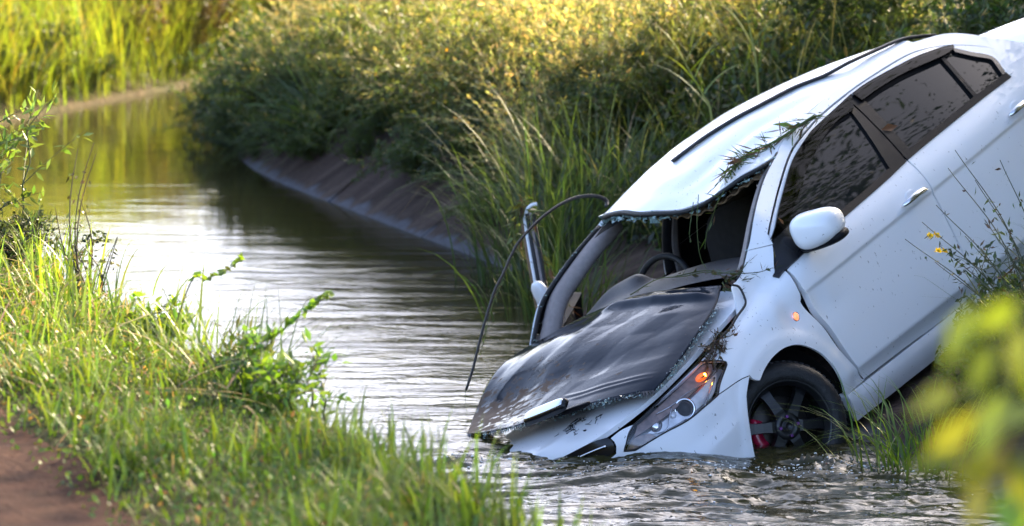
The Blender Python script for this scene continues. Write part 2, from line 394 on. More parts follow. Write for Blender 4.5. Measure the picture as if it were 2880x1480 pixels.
# ------------------------------------------------------------------ car body surfaces (car axes: x forward, y left, z up; origin under the front axle)
def cr(xs,ys,q):
    # monotone-ish cubic (finite difference hermite)
    xs=np.asarray(xs,float);ys=np.asarray(ys,float);q=np.asarray(q,float)
    h=np.diff(xs);d=np.diff(ys)/h
    m=np.empty_like(xs);m[0]=d[0];m[-1]=d[-1]
    a,b=d[:-1],d[1:]
    with np.errstate(divide='ignore',invalid='ignore'):
        hm=np.where(a*b>0,3*(h[:-1]+h[1:])/((2*h[1:]+h[:-1])/a+(h[1:]+2*h[:-1])/b),0)
    m[1:-1]=hm
    i=np.clip(np.searchsorted(xs,q)-1,0,len(h)-1)
    t=np.clip((q-xs[i])/h[i],0,1);H=h[i]
    return (2*t**3-3*t**2+1)*ys[i]+(t**3-2*t**2+t)*H*m[i]+(-2*t**3+3*t**2)*ys[i+1]+(t**3-t**2)*H*m[i+1]
def sst(a,b,x):
    t=np.clip((np.asarray(x,float)-a)/(b-a),0,1);return t*t*(3-2*t)
# plan curve
_PX=[0,.15,.3,.45,.55,.64,.72,.78,.83,.865,.885,.892]
_PW=[1,.998,.985,.955,.91,.84,.75,.65,.52,.36,.18,0.]
def _plan():
    k=np.arange(len(_PX),dtype=float)
    u=np.linspace(0,len(_PX)-1,600)
    def c(v):
        v=np.array([2*v[0]-v[1]]+list(v)+[2*v[-1]-v[-2]]);i=np.minimum(u.astype(int),len(_PX)-2);t=u-i
        p0,p1,p2,p3=v[i],v[i+1],v[i+2],v[i+3]
        return .5*(2*p1+(p2-p0)*t+(2*p0-5*p1+4*p2-p3)*t*t+(3*p1-p0-3*p2+p3)*t**3)
    x=c(np.array(_PX));w=c(np.array(_PW))
    s=np.r_[0,np.cumsum(np.hypot(np.diff(x),.86*np.diff(w)))]
    return s,x,w
PS,PX,PWd=_plan();SMAX=PS[-1]
def x_of_s(s): s=np.asarray(s,float);return np.where(s<0,s,np.interp(s,PS,PX))
def w_of_s(s):
    s=np.asarray(s,float);w=np.interp(s,PS,PWd)
    return np.where(s<-1.9,1-.068*(s+1.9)**2,np.where(s<0,1.0,w))
def s_of_x(x):
    x=np.asarray(x,float);return np.where(x<0,x,np.interp(x,np.maximum.accumulate(PX),PS))
def zg(x): return .850-.165*np.asarray(x,float)      # hood edge height
_ZD=[0.05,.15,.22,.27,.297,.345,.37,.42,.5,.62,.75,.86,.93,1.0,1.08,1.2,1.36,1.44,1.52]
_YD=[.74,.80,.833,.842,.844,.866,.882,.883,.884,.886,.886,.874,.856,.826,.788,.715,.60,.51,.33]
_DF=[-.25,-.17,-.1,-.05,0,.02,.05,.1,.18,.3,.45,.55,.62,.75]
_YF=[.66,.70,.728,.748,.768,.80,.836,.866,.884,.888,.880,.862,.845,.80]
def yprof(x,z):
    x=np.asarray(x,float);z=np.asarray(z,float)
    yd=cr(_ZD,_YD,z)
    # upper crease step
    zc=.803-.032*x
    zc=.787-.032*(x+.466)
    fade=sst(-.30,-.50,x)
    yd=yd+fade*.013*(sst(-.014,.010,z-zc)*sst(.30,.05,z-zc))
    yf=cr(_DF,_YF,zg(x)-z)
    b=sst(-.60,-.30,x)
    y=yd*(1-b)+yf*b
    # wheel arch flare
    r=np.hypot(x+.062,(z-.30)*1.0)
    y=y+.010*sst(.435,.40,r)*sst(.20,.30,r)*sst(.22,.34,z)
    return y
def Yside(x,z): return yprof(x,z)*w_of_s(s_of_x(x))
def side(s,z):
    x=x_of_s(s);return np.stack([x,yprof(x,z)*w_of_s(s),np.asarray(z,float)+0*x],-1)
HW=.765
def Zhood(x,y):
    w=np.maximum(w_of_s(s_of_x(x)),.02);t=np.clip(np.abs(y)/(HW*w),0,1.3)
    return zg(x)+.075*(1-t*t)
def Zroof(x,y):
    zc=cr([-3.2,-2.7,-2.4,-2.1,-1.8,-1.5,-1.2,-1.0,-.85,-.7,-.5],[1.25,1.385,1.452,1.495,1.512,1.507,1.475,1.44,1.40,1.35,1.26],x)
    z=zc-.13*np.asarray(y)**2-.35*np.maximum(0,np.abs(y)-.42)**2
    # crush on the left front
    z=z-.055*np.exp(-(((x+.85)/.45)**2+((np.asarray(y)-.30)/.22)**2))
    z=z-.03*np.exp(-(((x+1.6)/.5)**2+((np.asarray(y)-.36)/.13)**2))
    return z

D = {
 'belt_low': [[-2.576,1.035],[-2.251,1.032],[-1.546,1.005],[-1.313,0.982],[-0.916,0.961]],
 'win_top': [[-0.513,1.051],[-0.639,1.12],[-0.815,1.194],[-1.02,1.272],[-1.235,1.319],[-1.321,1.331],[-1.516,1.347],[-1.693,1.361]],
 'rear_top': [[-1.695,1.36],[-1.837,1.362],[-2.063,1.35],[-2.241,1.336],[-2.405,1.31],[-2.492,1.282],[-2.56,1.218],[-2.629,1.165],[-2.64,1.129],[-2.614,1.081],[-2.594,1.045]],
 'gap_top': [[-0.524,1.077],[-0.585,1.114],[-0.743,1.183],[-0.904,1.247],[-1.025,1.291],[-1.135,1.321],[-1.285,1.345],[-1.445,1.364],[-1.694,1.377],[-1.924,1.379],[-2.21,1.37],[-2.365,1.344],[-2.495,1.3],[-2.608,1.243],[-2.699,1.182],[-2.719,1.139],[-2.705,1.084],[-2.69,1.038]],
 'ditch': [[-2.354,1.404],[-2.174,1.42],[-1.921,1.424],[-1.786,1.421],[-1.61,1.413],[-1.428,1.401],[-1.322,1.396],[-1.175,1.376],[-1.074,1.353],[-1.016,1.334]],
 'wind_left': [[-1.016,1.334],[-0.85,1.291],[-0.72,1.246],[-0.548,1.171],[-0.391,1.059]],
 'bp_front': [[-1.586,1.301],[-1.449,1.054]],
 'bp_rear': [[-1.716,1.3],[-1.626,1.018]],
 'qdiv': [[-2.369,1.265],[-2.272,1.044]],
 'dgapL': [[-0.452,0.912],[-0.43,0.84],[-0.419,0.78],[-0.4,0.76],[-0.411,0.704],[-0.441,0.612],[-0.47,0.488],[-0.537,0.334],[-0.571,0.297]],
 'dgapR': [[-0.459,0.909],[-0.444,0.802],[-0.453,0.781],[-0.454,0.69],[-0.475,0.608],[-0.5,0.468],[-0.538,0.348],[-0.573,0.299]],
 'arch': [[0.098,0.595],[0.033,0.624],[-0.044,0.643],[-0.133,0.646],[-0.221,0.624],[-0.29,0.578],[-0.348,0.513],[-0.383,0.437],[-0.399,0.361],[-0.407,0.295]],
 'bump_edge': [[0.141,0.638],[0.199,0.59],[0.22,0.568],[0.271,0.482],[0.316,0.364]],
 'seam': [[0.33,0.646],[0.191,0.645],[0.141,0.638]],
 'hl': [[0.185,0.742],[0.189,0.733],[0.29,0.683],[0.341,0.645],[0.437,0.635],[0.537,0.624],[0.657,0.627],[0.791,0.619],[0.83,0.639],[0.762,0.688],[0.703,0.715],[0.663,0.723],[0.523,0.753],[0.386,0.776],[0.253,0.793],[0.221,0.769]],
 'hoodgap': [[0.817,0.712],[0.644,0.738],[0.575,0.744],[0.354,0.779],[0.229,0.798],[0.103,0.823],[0.012,0.831],[-0.097,0.863]],
 'sail': [[-0.515,1.045],[-0.412,0.933],[-0.401,0.905],[-0.457,0.911],[-0.622,0.936]],
 'visF': [[-0.639,1.062],[-0.777,1.116],[-0.935,1.172],[-1.049,1.212],[-1.258,1.268],[-1.422,1.298],[-1.586,1.301]],
 'visR': [[-1.692,1.313],[-1.891,1.314],[-2.077,1.306],[-2.249,1.287],[-2.394,1.272],[-2.483,1.275]],
 'corner': [[-0.409,1.069],[-0.317,1.002],[-0.242,0.98],[-0.203,0.973],[-0.149,0.902],[-0.097,0.863]],
 'cable': [[-0.185,0.741,0.972],[-0.205,0.752,0.949],[-0.19,0.767,0.905],[-0.158,0.78,0.874],[-0.069,0.787,0.854],[0.032,0.8,0.831],[0.139,0.793,0.816],[0.228,0.791,0.8]],
 'weed_roof': [[-1.269,0.71,1.389],[-1.238,0.651,1.404],[-1.175,0.594,1.409],[-1.092,0.552,1.4],[-1.039,0.507,1.391],[-1.027,0.439,1.383],[-0.953,0.434,1.364],[-0.897,0.432,1.348],[-0.816,0.446,1.327]],
 'weed_hang': [[-0.741,0.47,1.305],[-0.671,0.46,1.27],[-0.594,0.45,1.227],[-0.534,0.44,1.183],[-0.48,0.43,1.124]],
 'hl_in': {"proj":[[0.476,0.776,0.666]],"bowl":[[0.596,0.707,0.66]],"bulb":[[0.295,0.802,0.74]],"bulb2":[[0.332,0.796,0.737]],"strip":[[0.53,0.764,0.702],[0.568,0.758,0.669],[0.591,0.752,0.641],[0.614,0.738,0.629]],"strip2":[[0.283,0.837,0.711],[0.348,0.837,0.676],[0.423,0.831,0.632]],"bar":[[0.191,0.833,0.738],[0.313,0.824,0.716],[0.429,0.791,0.719],[0.523,0.758,0.708],[0.586,0.716,0.709]],"small":[[0.535,0.754,0.666]]},
}
# ------------------------------------------------------------------ car materials
def paint_material():
    m, n, b = new_mat('white_paint'); L = n.links
    tc = n.nodes.new('ShaderNodeTexCoord')
    mp = n.nodes.new('ShaderNodeMapping'); mp.inputs['Scale'].default_value = (1, 1, .45); mp.inputs['Rotation'].default_value = (0, R(35), 0); L.new(tc.outputs['Object'], mp.inputs['Vector'])
    sp = n.nodes.new('ShaderNodeTexNoise'); sp.inputs['Scale'].default_value = 85; sp.inputs['Detail'].default_value = 2; L.new(mp.outputs[0], sp.inputs['Vector'])
    big = n.nodes.new('ShaderNodeTexNoise'); big.inputs['Scale'].default_value = 3.5; big.inputs['Detail'].default_value = 4; L.new(tc.outputs['Object'], big.inputs['Vector'])
    ad = n.nodes.new('ShaderNodeMath'); ad.operation = 'MULTIPLY_ADD'; ad.inputs[1].default_value = .22; L.new(big.outputs[0], ad.inputs[0]); L.new(sp.outputs[0], ad.inputs[2])
    r = n.nodes.new('ShaderNodeValToRGB'); e = r.color_ramp.elements; e[0].position = .825; e[0].color = (0, 0, 0, 1); e[1].position = .85; e[1].color = (1, 1, 1, 1)
    L.new(ad.outputs[0], r.inputs[0])
    # mud film low on the sides (road dirt)
    sx = n.nodes.new('ShaderNodeSeparateXYZ'); L.new(tc.outputs['Object'], sx.inputs[0])
    lo = n.nodes.new('ShaderNodeMapRange'); lo.inputs[1].default_value = .36; lo.inputs[2].default_value = .15; lo.inputs[3].default_value = 0; lo.inputs[4].default_value = .5; L.new(sx.outputs[2], lo.inputs[0])
    md = n.nodes.new('ShaderNodeMath'); md.operation = 'MULTIPLY'; L.new(lo.outputs[0], md.inputs[0]); L.new(big.outputs[0], md.inputs[1])
    mx = n.nodes.new('ShaderNodeMix'); mx.data_type = 'RGBA'; mx.inputs[6].default_value = (.80, .81, .83, 1); mx.inputs[7].default_value = (.19, .15, .11, 1); L.new(md.outputs[0], mx.inputs[0])
    m2 = n.nodes.new('ShaderNodeMix'); m2.data_type = 'RGBA'; m2.inputs[7].default_value = (.07, .06, .05, 1); L.new(mx.outputs[2], m2.inputs[6])
    sc = n.nodes.new('ShaderNodeMath'); sc.operation = 'MULTIPLY'; sc.inputs[1].default_value = .7; L.new(r.outputs[0], sc.inputs[0]); L.new(sc.outputs[0], m2.inputs[0])
    L.new(m2.outputs[2], b.inputs['Base Color'])
    b.inputs['Roughness'].default_value = .38; b.inputs['Coat Weight'].default_value = .5; b.inputs['Coat Roughness'].default_value = .02; b.inputs['Specular IOR Level'].default_value = .4
    rr = n.nodes.new('ShaderNodeMapRange'); rr.inputs[1].default_value = .4; rr.inputs[2].default_value = .7; rr.inputs[3].default_value = .015; rr.inputs[4].default_value = .09
    L.new(big.outputs[0], rr.inputs[0]); L.new(rr.outputs[0], b.inputs['Coat Roughness'])
    # faint waviness of pressed steel
    wv = n.nodes.new('ShaderNodeTexNoise'); wv.inputs['Scale'].default_value = 2.6; wv.inputs['Detail'].default_value = 2; L.new(tc.outputs['Object'], wv.inputs['Vector'])
    bp = n.nodes.new('ShaderNodeBump'); bp.inputs['Strength'].default_value = .12; bp.inputs['Distance'].default_value = .03; L.new(wv.outputs[0], bp.inputs['Height']); L.new(bp.outputs[0], b.inputs['Normal']); L.new(bp.outputs[0], b.inputs['Coat Normal'])
    return m
M['paint'] = paint_material()
M['blackgloss'] = pmat('black_gloss', (.010, .010, .012), .16, spec=.35)
M['plastic'] = pmat('black_plastic', (.008, .008, .010), .5, spec=.12, noise=.3, nscale=20)
M['rubber'] = pmat('black_rubber', (.013, .013, .014), .6, noise=.35, nscale=40, bump=.2, bscale=90)
M['void'] = pmat('dark_liner', (.008, .008, .008), .9, spec=.1)
M['chrome'] = pmat('chrome', (.75, .76, .78), .07, metal=1)
M['alloy'] = pmat('charcoal_alloy', (.014, .0145, .016), .36, metal=.2, coat=.15, coat_rough=.2, noise=.25, nscale=25)
M['rotor'] = pmat('brake_iron', (.05, .045, .04), .5, metal=.8)
M['caliper'] = pmat('red_caliper', (.42, .012, .05), .3, coat=.7)
M['nut'] = pmat('purple_nut', (.16, .05, .22), .3, metal=.7)
M['greytrim'] = pmat('grey_trim', (.27, .235, .225), .75, noise=.15, nscale=40)
M['dash'] = pmat('dash_vinyl', (.026, .027, .031), .48, noise=.25, nscale=60, bump=.15, bscale=160)
M['board'] = pmat('headliner_board', (.20, .13, .07), .85, noise=.3, nscale=50)
M['fabric'] = pmat('seat_fabric', (.015, .015, .016), .9, noise=.3)
def dark_glass():
    m, n, b = new_mat('tinted_glass'); L = n.links
    b.inputs['Base Color'].default_value = (.010, .011, .012, 1); b.inputs['Roughness'].default_value = .012; b.inputs['IOR'].default_value = 1.5; b.inputs['Specular IOR Level'].default_value = .11
    tc = n.nodes.new('ShaderNodeTexCoord'); t = n.nodes.new('ShaderNodeTexNoise'); t.inputs['Scale'].default_value = 9; t.inputs['Detail'].default_value = 6; L.new(tc.outputs['Object'], t.inputs['Vector'])
    mr = n.nodes.new('ShaderNodeMapRange'); mr.inputs[1].default_value = .45; mr.inputs[2].default_value = .75; mr.inputs[3].default_value = .004; mr.inputs[4].default_value = .035; L.new(t.outputs[0], mr.inputs[0]); L.new(mr.outputs[0], b.inputs['Roughness'])
    return m
M['glass'] = dark_glass()
def thin_glass(name, tint=(1, 1, 1), add=.0, ior=1.5):
    m = bpy.data.materials.new(name); m.use_nodes = True; n = m.node_tree; n.nodes.clear(); L = n.links
    out = n.nodes.new('ShaderNodeOutputMaterial'); tr = n.nodes.new('ShaderNodeBsdfTransparent'); tr.inputs[0].default_value = (*tint, 1)
    g = n.nodes.new('ShaderNodeBsdfGlossy'); g.inputs['Roughness'].default_value = .03
    f = n.nodes.new('ShaderNodeFresnel'); f.inputs[0].default_value = ior; ad = n.nodes.new('ShaderNodeMath'); ad.inputs[1].default_value = add; L.new(f.outputs[0], ad.inputs[0])
    mx = n.nodes.new('ShaderNodeMixShader'); L.new(ad.outputs[0], mx.inputs[0]); L.new(tr.outputs[0], mx.inputs[1]); L.new(g.outputs[0], mx.inputs[2]); L.new(mx.outputs[0], out.inputs[0])
    return m
M['lens'] = thin_glass('lamp_lens', (.95, .95, .97), .02)
M['smoke'] = thin_glass('smoked_acrylic', (.10, .095, .10), .0, 1.2)
M['crumb'] = pmat('glass_crumbs', (.30, .42, .40), .08, spec=.8, noise=.5, nscale=120)
M['reflector'] = pmat('lamp_reflector', (.85, .86, .88), .25, metal=.25, noise=.3, nscale=14)
M['lampdark'] = pmat('lamp_bezel', (.45, .45, .47), .25, metal=.2, coat=.5)
M['amber'] = pmat('amber_reflector', (.30, .19, .15), .3, coat=.6, noise=.5, nscale=30)
M['bulb'] = pmat('lit_bulb', (1, .4, .05), .4, emit=(1.0, .45, .05), estr=4.0)
M['glow'] = pmat('lit_amber_bowl', (.8, .25, .03), .35, emit=(1.0, .14, .005), estr=.10, noise=.6, nscale=90)
M['marker'] = pmat('lit_marker', (.9, .35, .2), .2, coat=.5, emit=(1.0, .22, .06), estr=.16)
def sheet_material():
    m, n, b = new_mat('shattered_windscreen'); L = n.links
    tc = n.nodes.new('ShaderNodeTexCoord')
    b.inputs['Base Color'].default_value = (.020, .022, .027, 1); b.inputs['Roughness'].default_value = .14; b.inputs['IOR'].default_value = 1.13; b.inputs['Coat Weight'].default_value = 0; b.inputs['Coat Roughness'].default_value = .06
    mp = n.nodes.new('ShaderNodeMapping'); mp.inputs['Rotation'].default_value = (0, 0, R(30)); mp.inputs['Scale'].default_value = (6.5, 4.0, 3); L.new(tc.outputs['Object'], mp.inputs['Vector'])
    t = n.nodes.new('ShaderNodeTexNoise'); t.inputs['Scale'].default_value = 4.0; t.inputs['Detail'].default_value = 9; t.inputs['Roughness'].default_value = .62; L.new(mp.outputs[0], t.inputs['Vector'])
    # brown mud smeared on the right-hand front part of the sheet
    sx = n.nodes.new('ShaderNodeSeparateXYZ'); L.new(tc.outputs['Object'], sx.inputs[0])
    my = n.nodes.new('ShaderNodeMapRange'); my.inputs[1].default_value = .25; my.inputs[2].default_value = -.35; my.inputs[3].default_value = 0; my.inputs[4].default_value = .28; L.new(sx.outputs[1], my.inputs[0])
    mx_ = n.nodes.new('ShaderNodeMapRange'); mx_.inputs[1].default_value = .02; mx_.inputs[2].default_value = .35; mx_.inputs[3].default_value = 0; mx_.inputs[4].default_value = 1; L.new(sx.outputs[0], mx_.inputs[0])
    mm = n.nodes.new('ShaderNodeMath'); mm.operation = 'MULTIPLY'; L.new(my.outputs[0], mm.inputs[0]); L.new(mx_.outputs[0], mm.inputs[1])
    ad = n.nodes.new('ShaderNodeMath'); ad.operation = 'ADD'; L.new(mm.outputs[0], ad.inputs[0]); L.new(t.outputs[0], ad.inputs[1])
    r = n.nodes.new('ShaderNodeValToRGB'); e = r.color_ramp.elements; e[0].position = .655; e[0].color = (0, 0, 0, 1); e[1].position = .72; e[1].color = (1, 1, 1, 1); L.new(ad.outputs[0], r.inputs[0])
    sc = n.nodes.new('ShaderNodeMath'); sc.operation = 'MULTIPLY'; sc.inputs[1].default_value = .75; L.new(r.outputs[0], sc.inputs[0])
    mx = n.nodes.new('ShaderNodeMix'); mx.data_type = 'RGBA'; mx.inputs[6].default_value = (.018, .022, .030, 1); mx.inputs[7].default_value = (.13, .082, .05, 1); L.new(sc.outputs[0], mx.inputs[0]); L.new(mx.outputs[2], b.inputs['Base Color'])
    mr = n.nodes.new('ShaderNodeMapRange'); mr.inputs[1].default_value = 0; mr.inputs[2].default_value = 1; mr.inputs[3].default_value = .07; mr.inputs[4].default_value = .6; L.new(r.outputs[0], mr.inputs[0]); L.new(mr.outputs[0], b.inputs['Roughness'])
    cw = n.nodes.new('ShaderNodeMapRange'); cw.inputs[1].default_value = 0; cw.inputs[2].default_value = 1; cw.inputs[3].default_value = .04; cw.inputs[4].default_value = .0; L.new(r.outputs[0], cw.inputs[0]); L.new(cw.outputs[0], b.inputs['Coat Weight'])
    v = n.nodes.new('ShaderNodeTexVoronoi'); v.inputs['Scale'].default_value = 60; L.new(tc.outputs['Object'], v.inputs['Vector'])
    bp = n.nodes.new('ShaderNodeBump'); bp.inputs['Strength'].default_value = .05; bp.inputs['Distance'].default_value = .003; L.new(v.outputs['Distance'], bp.inputs['Height'])
    bq = n.nodes.new('ShaderNodeBump'); bq.inputs['Strength'].default_value = .05; bq.inputs['Distance'].default_value = .02; L.new(t.outputs[0], bq.inputs['Height']); L.new(bp.outputs[0], bq.inputs['Normal'])
    L.new(bq.outputs[0], b.inputs['Normal'])
    return m
M['sheet'] = sheet_material()

# ------------------------------------------------------------------ panel builder: an outline on a body surface becomes a sheet with turned-in edges
def resample(P, step=.02):
    P = np.asarray(P, float); d = np.r_[0, np.cumsum(np.linalg.norm(np.diff(P, axis=0), axis=1))]
    n = max(1, int(round(d[-1] / step))); q = np.linspace(0, d[-1], n + 1)
    return np.stack([np.interp(q, d, P[:, k]) for k in range(P.shape[1])], -1)
def loop(*segs, step=.02):
    out = []
    for s in segs:
        s = np.asarray(s, float); c = catmull(s, 10) if len(s) > 2 else s
        r = resample(c, step)
        if out and np.linalg.norm(out[-1] - r[0]) < 1e-4: r = r[1:]
        out.extend(r)
    if np.linalg.norm(out[0] - out[-1]) < 5e-3: out.pop()
    return np.array(out)
def inside_poly(P, L):
    x, y = P[:, 0], P[:, 1]; c = np.zeros(len(P), bool); n = len(L); j = n - 1
    for i in range(n):
        xi, yi = L[i]; xj, yj = L[j]
        t = ((yi > y) != (yj > y)) & (x < (xj - xi) * (y - yi) / (yj - yi + 1e-15) + xi); c ^= t; j = i
    return c
def cdt(L, step=.025, hole=None, lines=()):
    lo, hi = L.min(0), L.max(0)
    gx, gy = np.meshgrid(np.arange(lo[0], hi[0], step), np.arange(lo[1], hi[1], step)); G = np.stack([gx.ravel(), gy.ravel()], -1)
    G = G[inside_poly(G, L)]
    bd = L if hole is None else np.vstack([L, hole])
    if hole is not None: G = G[~inside_poly(G, hole)]
    if len(lines):
        X_ = np.vstack([resample(np.asarray(q), .022) for q in lines]); X_ = X_[inside_poly(X_, L)]
        near = np.array([np.linalg.norm(X_ - g_, axis=1).min() for g_ in G]) > .012 if len(X_) else np.ones(len(G), bool); G = np.vstack([G[near], X_])
    if len(G):
        keep = np.ones(len(G), bool)
        for k in range(0, len(G), 2000):
            dd = np.linalg.norm(G[k:k + 2000, None] - bd[None], axis=2).min(1); keep[k:k + 2000] = dd > step * .40
        G = G[keep]
    n = len(L); pts = [Vector(p) for p in L]; edges = [(i, (i + 1) % n) for i in range(n)]
    if hole is not None:
        h = len(hole); pts += [Vector(p) for p in hole]; edges += [(n + i, n + (i + 1) % h) for i in range(h)]
    pts += [Vector(p) for p in G]
    v, e, f, *_ = delaunay_2d_cdt(pts, edges, [], 1, 1e-5)
    V = np.array([tuple(p) for p in v]); T = np.array([tuple(t) for t in f]); c = V[T].mean(1)
    ok = inside_poly(c, L)
    if hole is not None: ok &= ~inside_poly(c, hole)
    return V, [tuple(t) for t in T[ok].tolist()]
def panel(name, L, mat, parent, mapf, off=0, rim=.012, step=.025, flip=True, mirror=False, hole=None, xf=None, lines=()):
    V2, F = cdt(np.asarray(L), step, hole, lines)
    e = 1e-3; s, z = V2[:, 0], V2[:, 1]
    P = mapf(s, z); N = np.cross(mapf(s, z + e) - mapf(s, z - e), mapf(s + e, z) - mapf(s - e, z)); N /= np.linalg.norm(N, axis=1)[:, None] + 1e-12
    if not flip: N = -N
    P = P + off * N
    # orientation
    Fo = []
    for f in F:
        a, b, c = P[list(f)[:3]]
        Fo.append(f if np.cross(b - a, c - a) @ N[f[0]] > 0 else f[::-1])
    # turned-in edge
    cnt = {}
    for f in Fo:
        for i in range(len(f)): cnt.setdefault(frozenset((f[i], f[(i + 1) % len(f)])), []).append((f[i], f[(i + 1) % len(f)]))
    VV = list(P); FF = list(Fo)
    if rim:
        m1, m2 = {}, {}
        for k, l in cnt.items():
            if len(l) == 1:
                a, b = l[0]
                for q in (a, b):
                    if q not in m1:
                        m1[q] = len(VV); VV.append(P[q]); m2[q] = len(VV); VV.append(P[q] - rim * N[q])
                FF.append((m1[b], m1[a], m2[a], m2[b]))
    VV = np.array(VV)
    if mirror: VV = VV * [1, -1, 1]; FF = [f[::-1] for f in FF]
    if xf is not None: VV = xf(VV)
    return obj(name, VV, FF, mat, parent)
def on_side(off=0): 
    return lambda s, z: side(s, z)

CAR = empty('car'); CAR.matrix_world = Matrix([[*CAR_M[0], CAR_T[0]], [*CAR_M[1], CAR_T[1]], [*CAR_M[2], CAR_T[2]], [0, 0, 0, 1]])
tag(CAR, 'wrecked white sedan nose-down in the canal with its windscreen torn onto the hood', 'car')

def dented(s, z):
    "body side with the knock behind the front wheel"
    P = side(s, z)
    d = .020 * np.exp(-(((s + .31) / .075) ** 2 + ((z - .735) / .07) ** 2)) + .012 * np.exp(-(((s + .43) / .05) ** 2 + ((z - .74) / .08) ** 2))
    d = d - .008 * np.exp(-(((s + .22) / .05) ** 2 + ((z - .80) / .05) ** 2))
    P[..., 1] -= d
    return P
def dentdoor(s, z):
    P = side(s, z)
    d = .016 * np.exp(-(((s + .50) / .06) ** 2 + ((z - .70) / .10) ** 2)) + .006 * np.exp(-(((s + .62) / .06) ** 2 + ((z - .66) / .05) ** 2))
    P[..., 1] -= d; return P
RIDGE = np.array([(.193, .644), (.256, .579), (.318, .505), (.388, .489), (.491, .470), (.70, .46)])
def seg_dist(s, z, Pl):
    best = np.full(np.shape(s), 9.0)
    for (a, b), (c_, d_) in zip(Pl[:-1], Pl[1:]):
        ex, ez = c_ - a, d_ - b; t = np.clip(((s - a) * ex + (z - b) * ez) / (ex * ex + ez * ez), 0, 1); best = np.minimum(best, np.hypot(s - a - t * ex, z - b - t * ez))
    return best
def bumper_map(s, z):
    "aero bumper: a sharp ridge from the wing seam down and forward, scooped above it"
    P = side(s, z); zr = np.interp(s, RIDGE[:, 0], RIDGE[:, 1]); d = seg_dist(s, z, RIDGE); ab = z > zr
    w = sst(1.05, .8, s) * sst(.24, .36, s)
    P[..., 1] += w * (.013 - np.where(ab, .22 * np.minimum(d, .06), .16 * np.minimum(d, .09)))
    return P

S0 = lambda k, a=None, b=None: [tuple(p) for p in D[k]][a:b]
# --- front fender
arch = [(.141, .560)] + S0('arch')
fend = loop([(-.406, .292), (-.567, .296)], S0('dgapL')[::-1], [S0('dgapL')[0], (-.425, .932), (-.500, 1.030)], [(-.500, 1.030), (-.405, 1.062)],
            S0('corner')[:5] + [(-.097, .858)], [(-.097, .858)] + S0('hoodgap')[:-1][::-1][:5] + [(.30, .783)],
            [(.30, .783), (.253, .790), (.221, .769), (.183, .744)], [(.183, .744), (.187, .733), (.287, .683), (.337, .648)],
            [(.337, .648), (.191, .6475), (.138, .640)], [(.138, .640), (.128, .612), (.098, .595)], S0('arch'))
fender = panel('front_fender', fend, M['paint'], CAR, dented, step=.02)
P = side(np.array(-.33), np.array(.722)) - [0, .018, 0]
V, F = superell(P, (.019, .014, .019), 1, 18, 10); obj('side_marker_lamp', V, F, M['marker'], fender)
ring = [P + [.020 * math.cos(t), .004, .020 * math.sin(t)] for t in np.linspace(0, 2 * math.pi, 25)]
V, F = tube(ring, .003, 6, cap=False); obj('lamp_bezel', V, F, M['chrome'], fender)
# --- A-pillar, roof rail and rear quarter in one pressing
gt = S0('gap_top'); rail = loop([(-.402, 1.066), (-.505, 1.033)], [(-.505, 1.033), (-.524, 1.079)], [(p[0] + .003, p[1] + .004) for p in gt],
    [(gt[-1][0] + .003, gt[-1][1]), (-2.66, .90), (-2.48, .72), (-2.40, .60)], [(-2.40, .60), (-2.30, .60), (-2.26, .42), (-2.25, .28)],
    [(-2.25, .28), (-2.27, .30)], [(-2.27, .30), (-2.30, .50), (-2.42, .62), (-2.65, .68), (-2.88, .62), (-3.0, .50), (-3.03, .30)], [(-3.03, .30), (-3.40, .32)], [(-3.40, .32), (-3.46, .70), (-3.42, .98)],
    [(-3.42, .98), (-3.1, 1.035), (-2.95, 1.10), (-2.75, 1.24), (-2.58, 1.345), (-2.354, 1.400)], S0('ditch'), S0('wind_left')[:4] + [(-.405, 1.066)])
body = panel('body_side', rail, M['paint'], CAR, side, step=.025, rim=.02)
panel('body_side', rail, M['paint'], CAR, side, step=.035, rim=.02, mirror=True); panel('inner_trim', rail, M['void'], CAR, side, off=-.016, rim=0, step=.05, mirror=True)
# --- sill
sill = loop([(-.41, .288), (-2.24, .289)], [(-2.24, .289), (-2.24, .16)], [(-2.24, .16), (-.43, .16)], [(-.43, .16), (-.41, .288)])
def sillmap(s, z): P = side(s, z); P[..., 1] += .010 * sst(.285, .27, z) + .004; return P
panel('side_sill', sill, M['paint'], CAR, sillmap, rim=.05); panel('side_sill', sill, M['paint'], CAR, sillmap, rim=.05, mirror=True)
# --- doors
def door_low(front):
    if front:
        return loop([(a_ - .010 * math.sin(math.pi * min(1, max(0, (.91 - z_) / .60))), z_) for a_, z_ in S0('dgapR')], [(-.568, .301), (-.915, .299), (-1.295, .292), (-1.546, .299)], [(-1.546, .299), (-1.55, .7), (-1.556, 1.002)],
                    [(-1.556, 1.002), (-1.316, .981), (-.919, .958), (-.70, .945), (-.628, .937)], [(-.628, .937), (-.462, .912)])
    return loop([(-1.556, .299), (-1.995, .298), (-2.235, .298)], [(-2.235, .298), (-2.30, .45), (-2.40, .62), (-2.49, .72), (-2.665, .90), (-2.697, 1.036)],
                [(-2.697, 1.036), (-2.62, 1.036), (-2.253, 1.029), (-1.566, 1.004)], [(-1.566, 1.004), (-1.56, .7), (-1.556, .299)])
CL = [[(-.44, .786 + o_), (-2.70, .859 + o_)] for o_ in (-.022, -.014, -.007, 0, .006, .011, .02)] + [[(-.50, z_), (-2.3, z_)] for z_ in (.312, .330, .345, .354, .362, .370, .380)]
fd = panel('front_door', door_low(True), M['paint'], CAR, dentdoor, rim=.03, lines=CL)
rd = panel('rear_door', door_low(False), M['paint'], CAR, side, rim=.03, lines=CL)
panel('rear_door', door_low(False), M['paint'], CAR, side, rim=.008, mirror=True, step=.04); panel('inner_trim', door_low(False), M['void'], CAR, side, off=-.012, rim=0, mirror=True, step=.05)
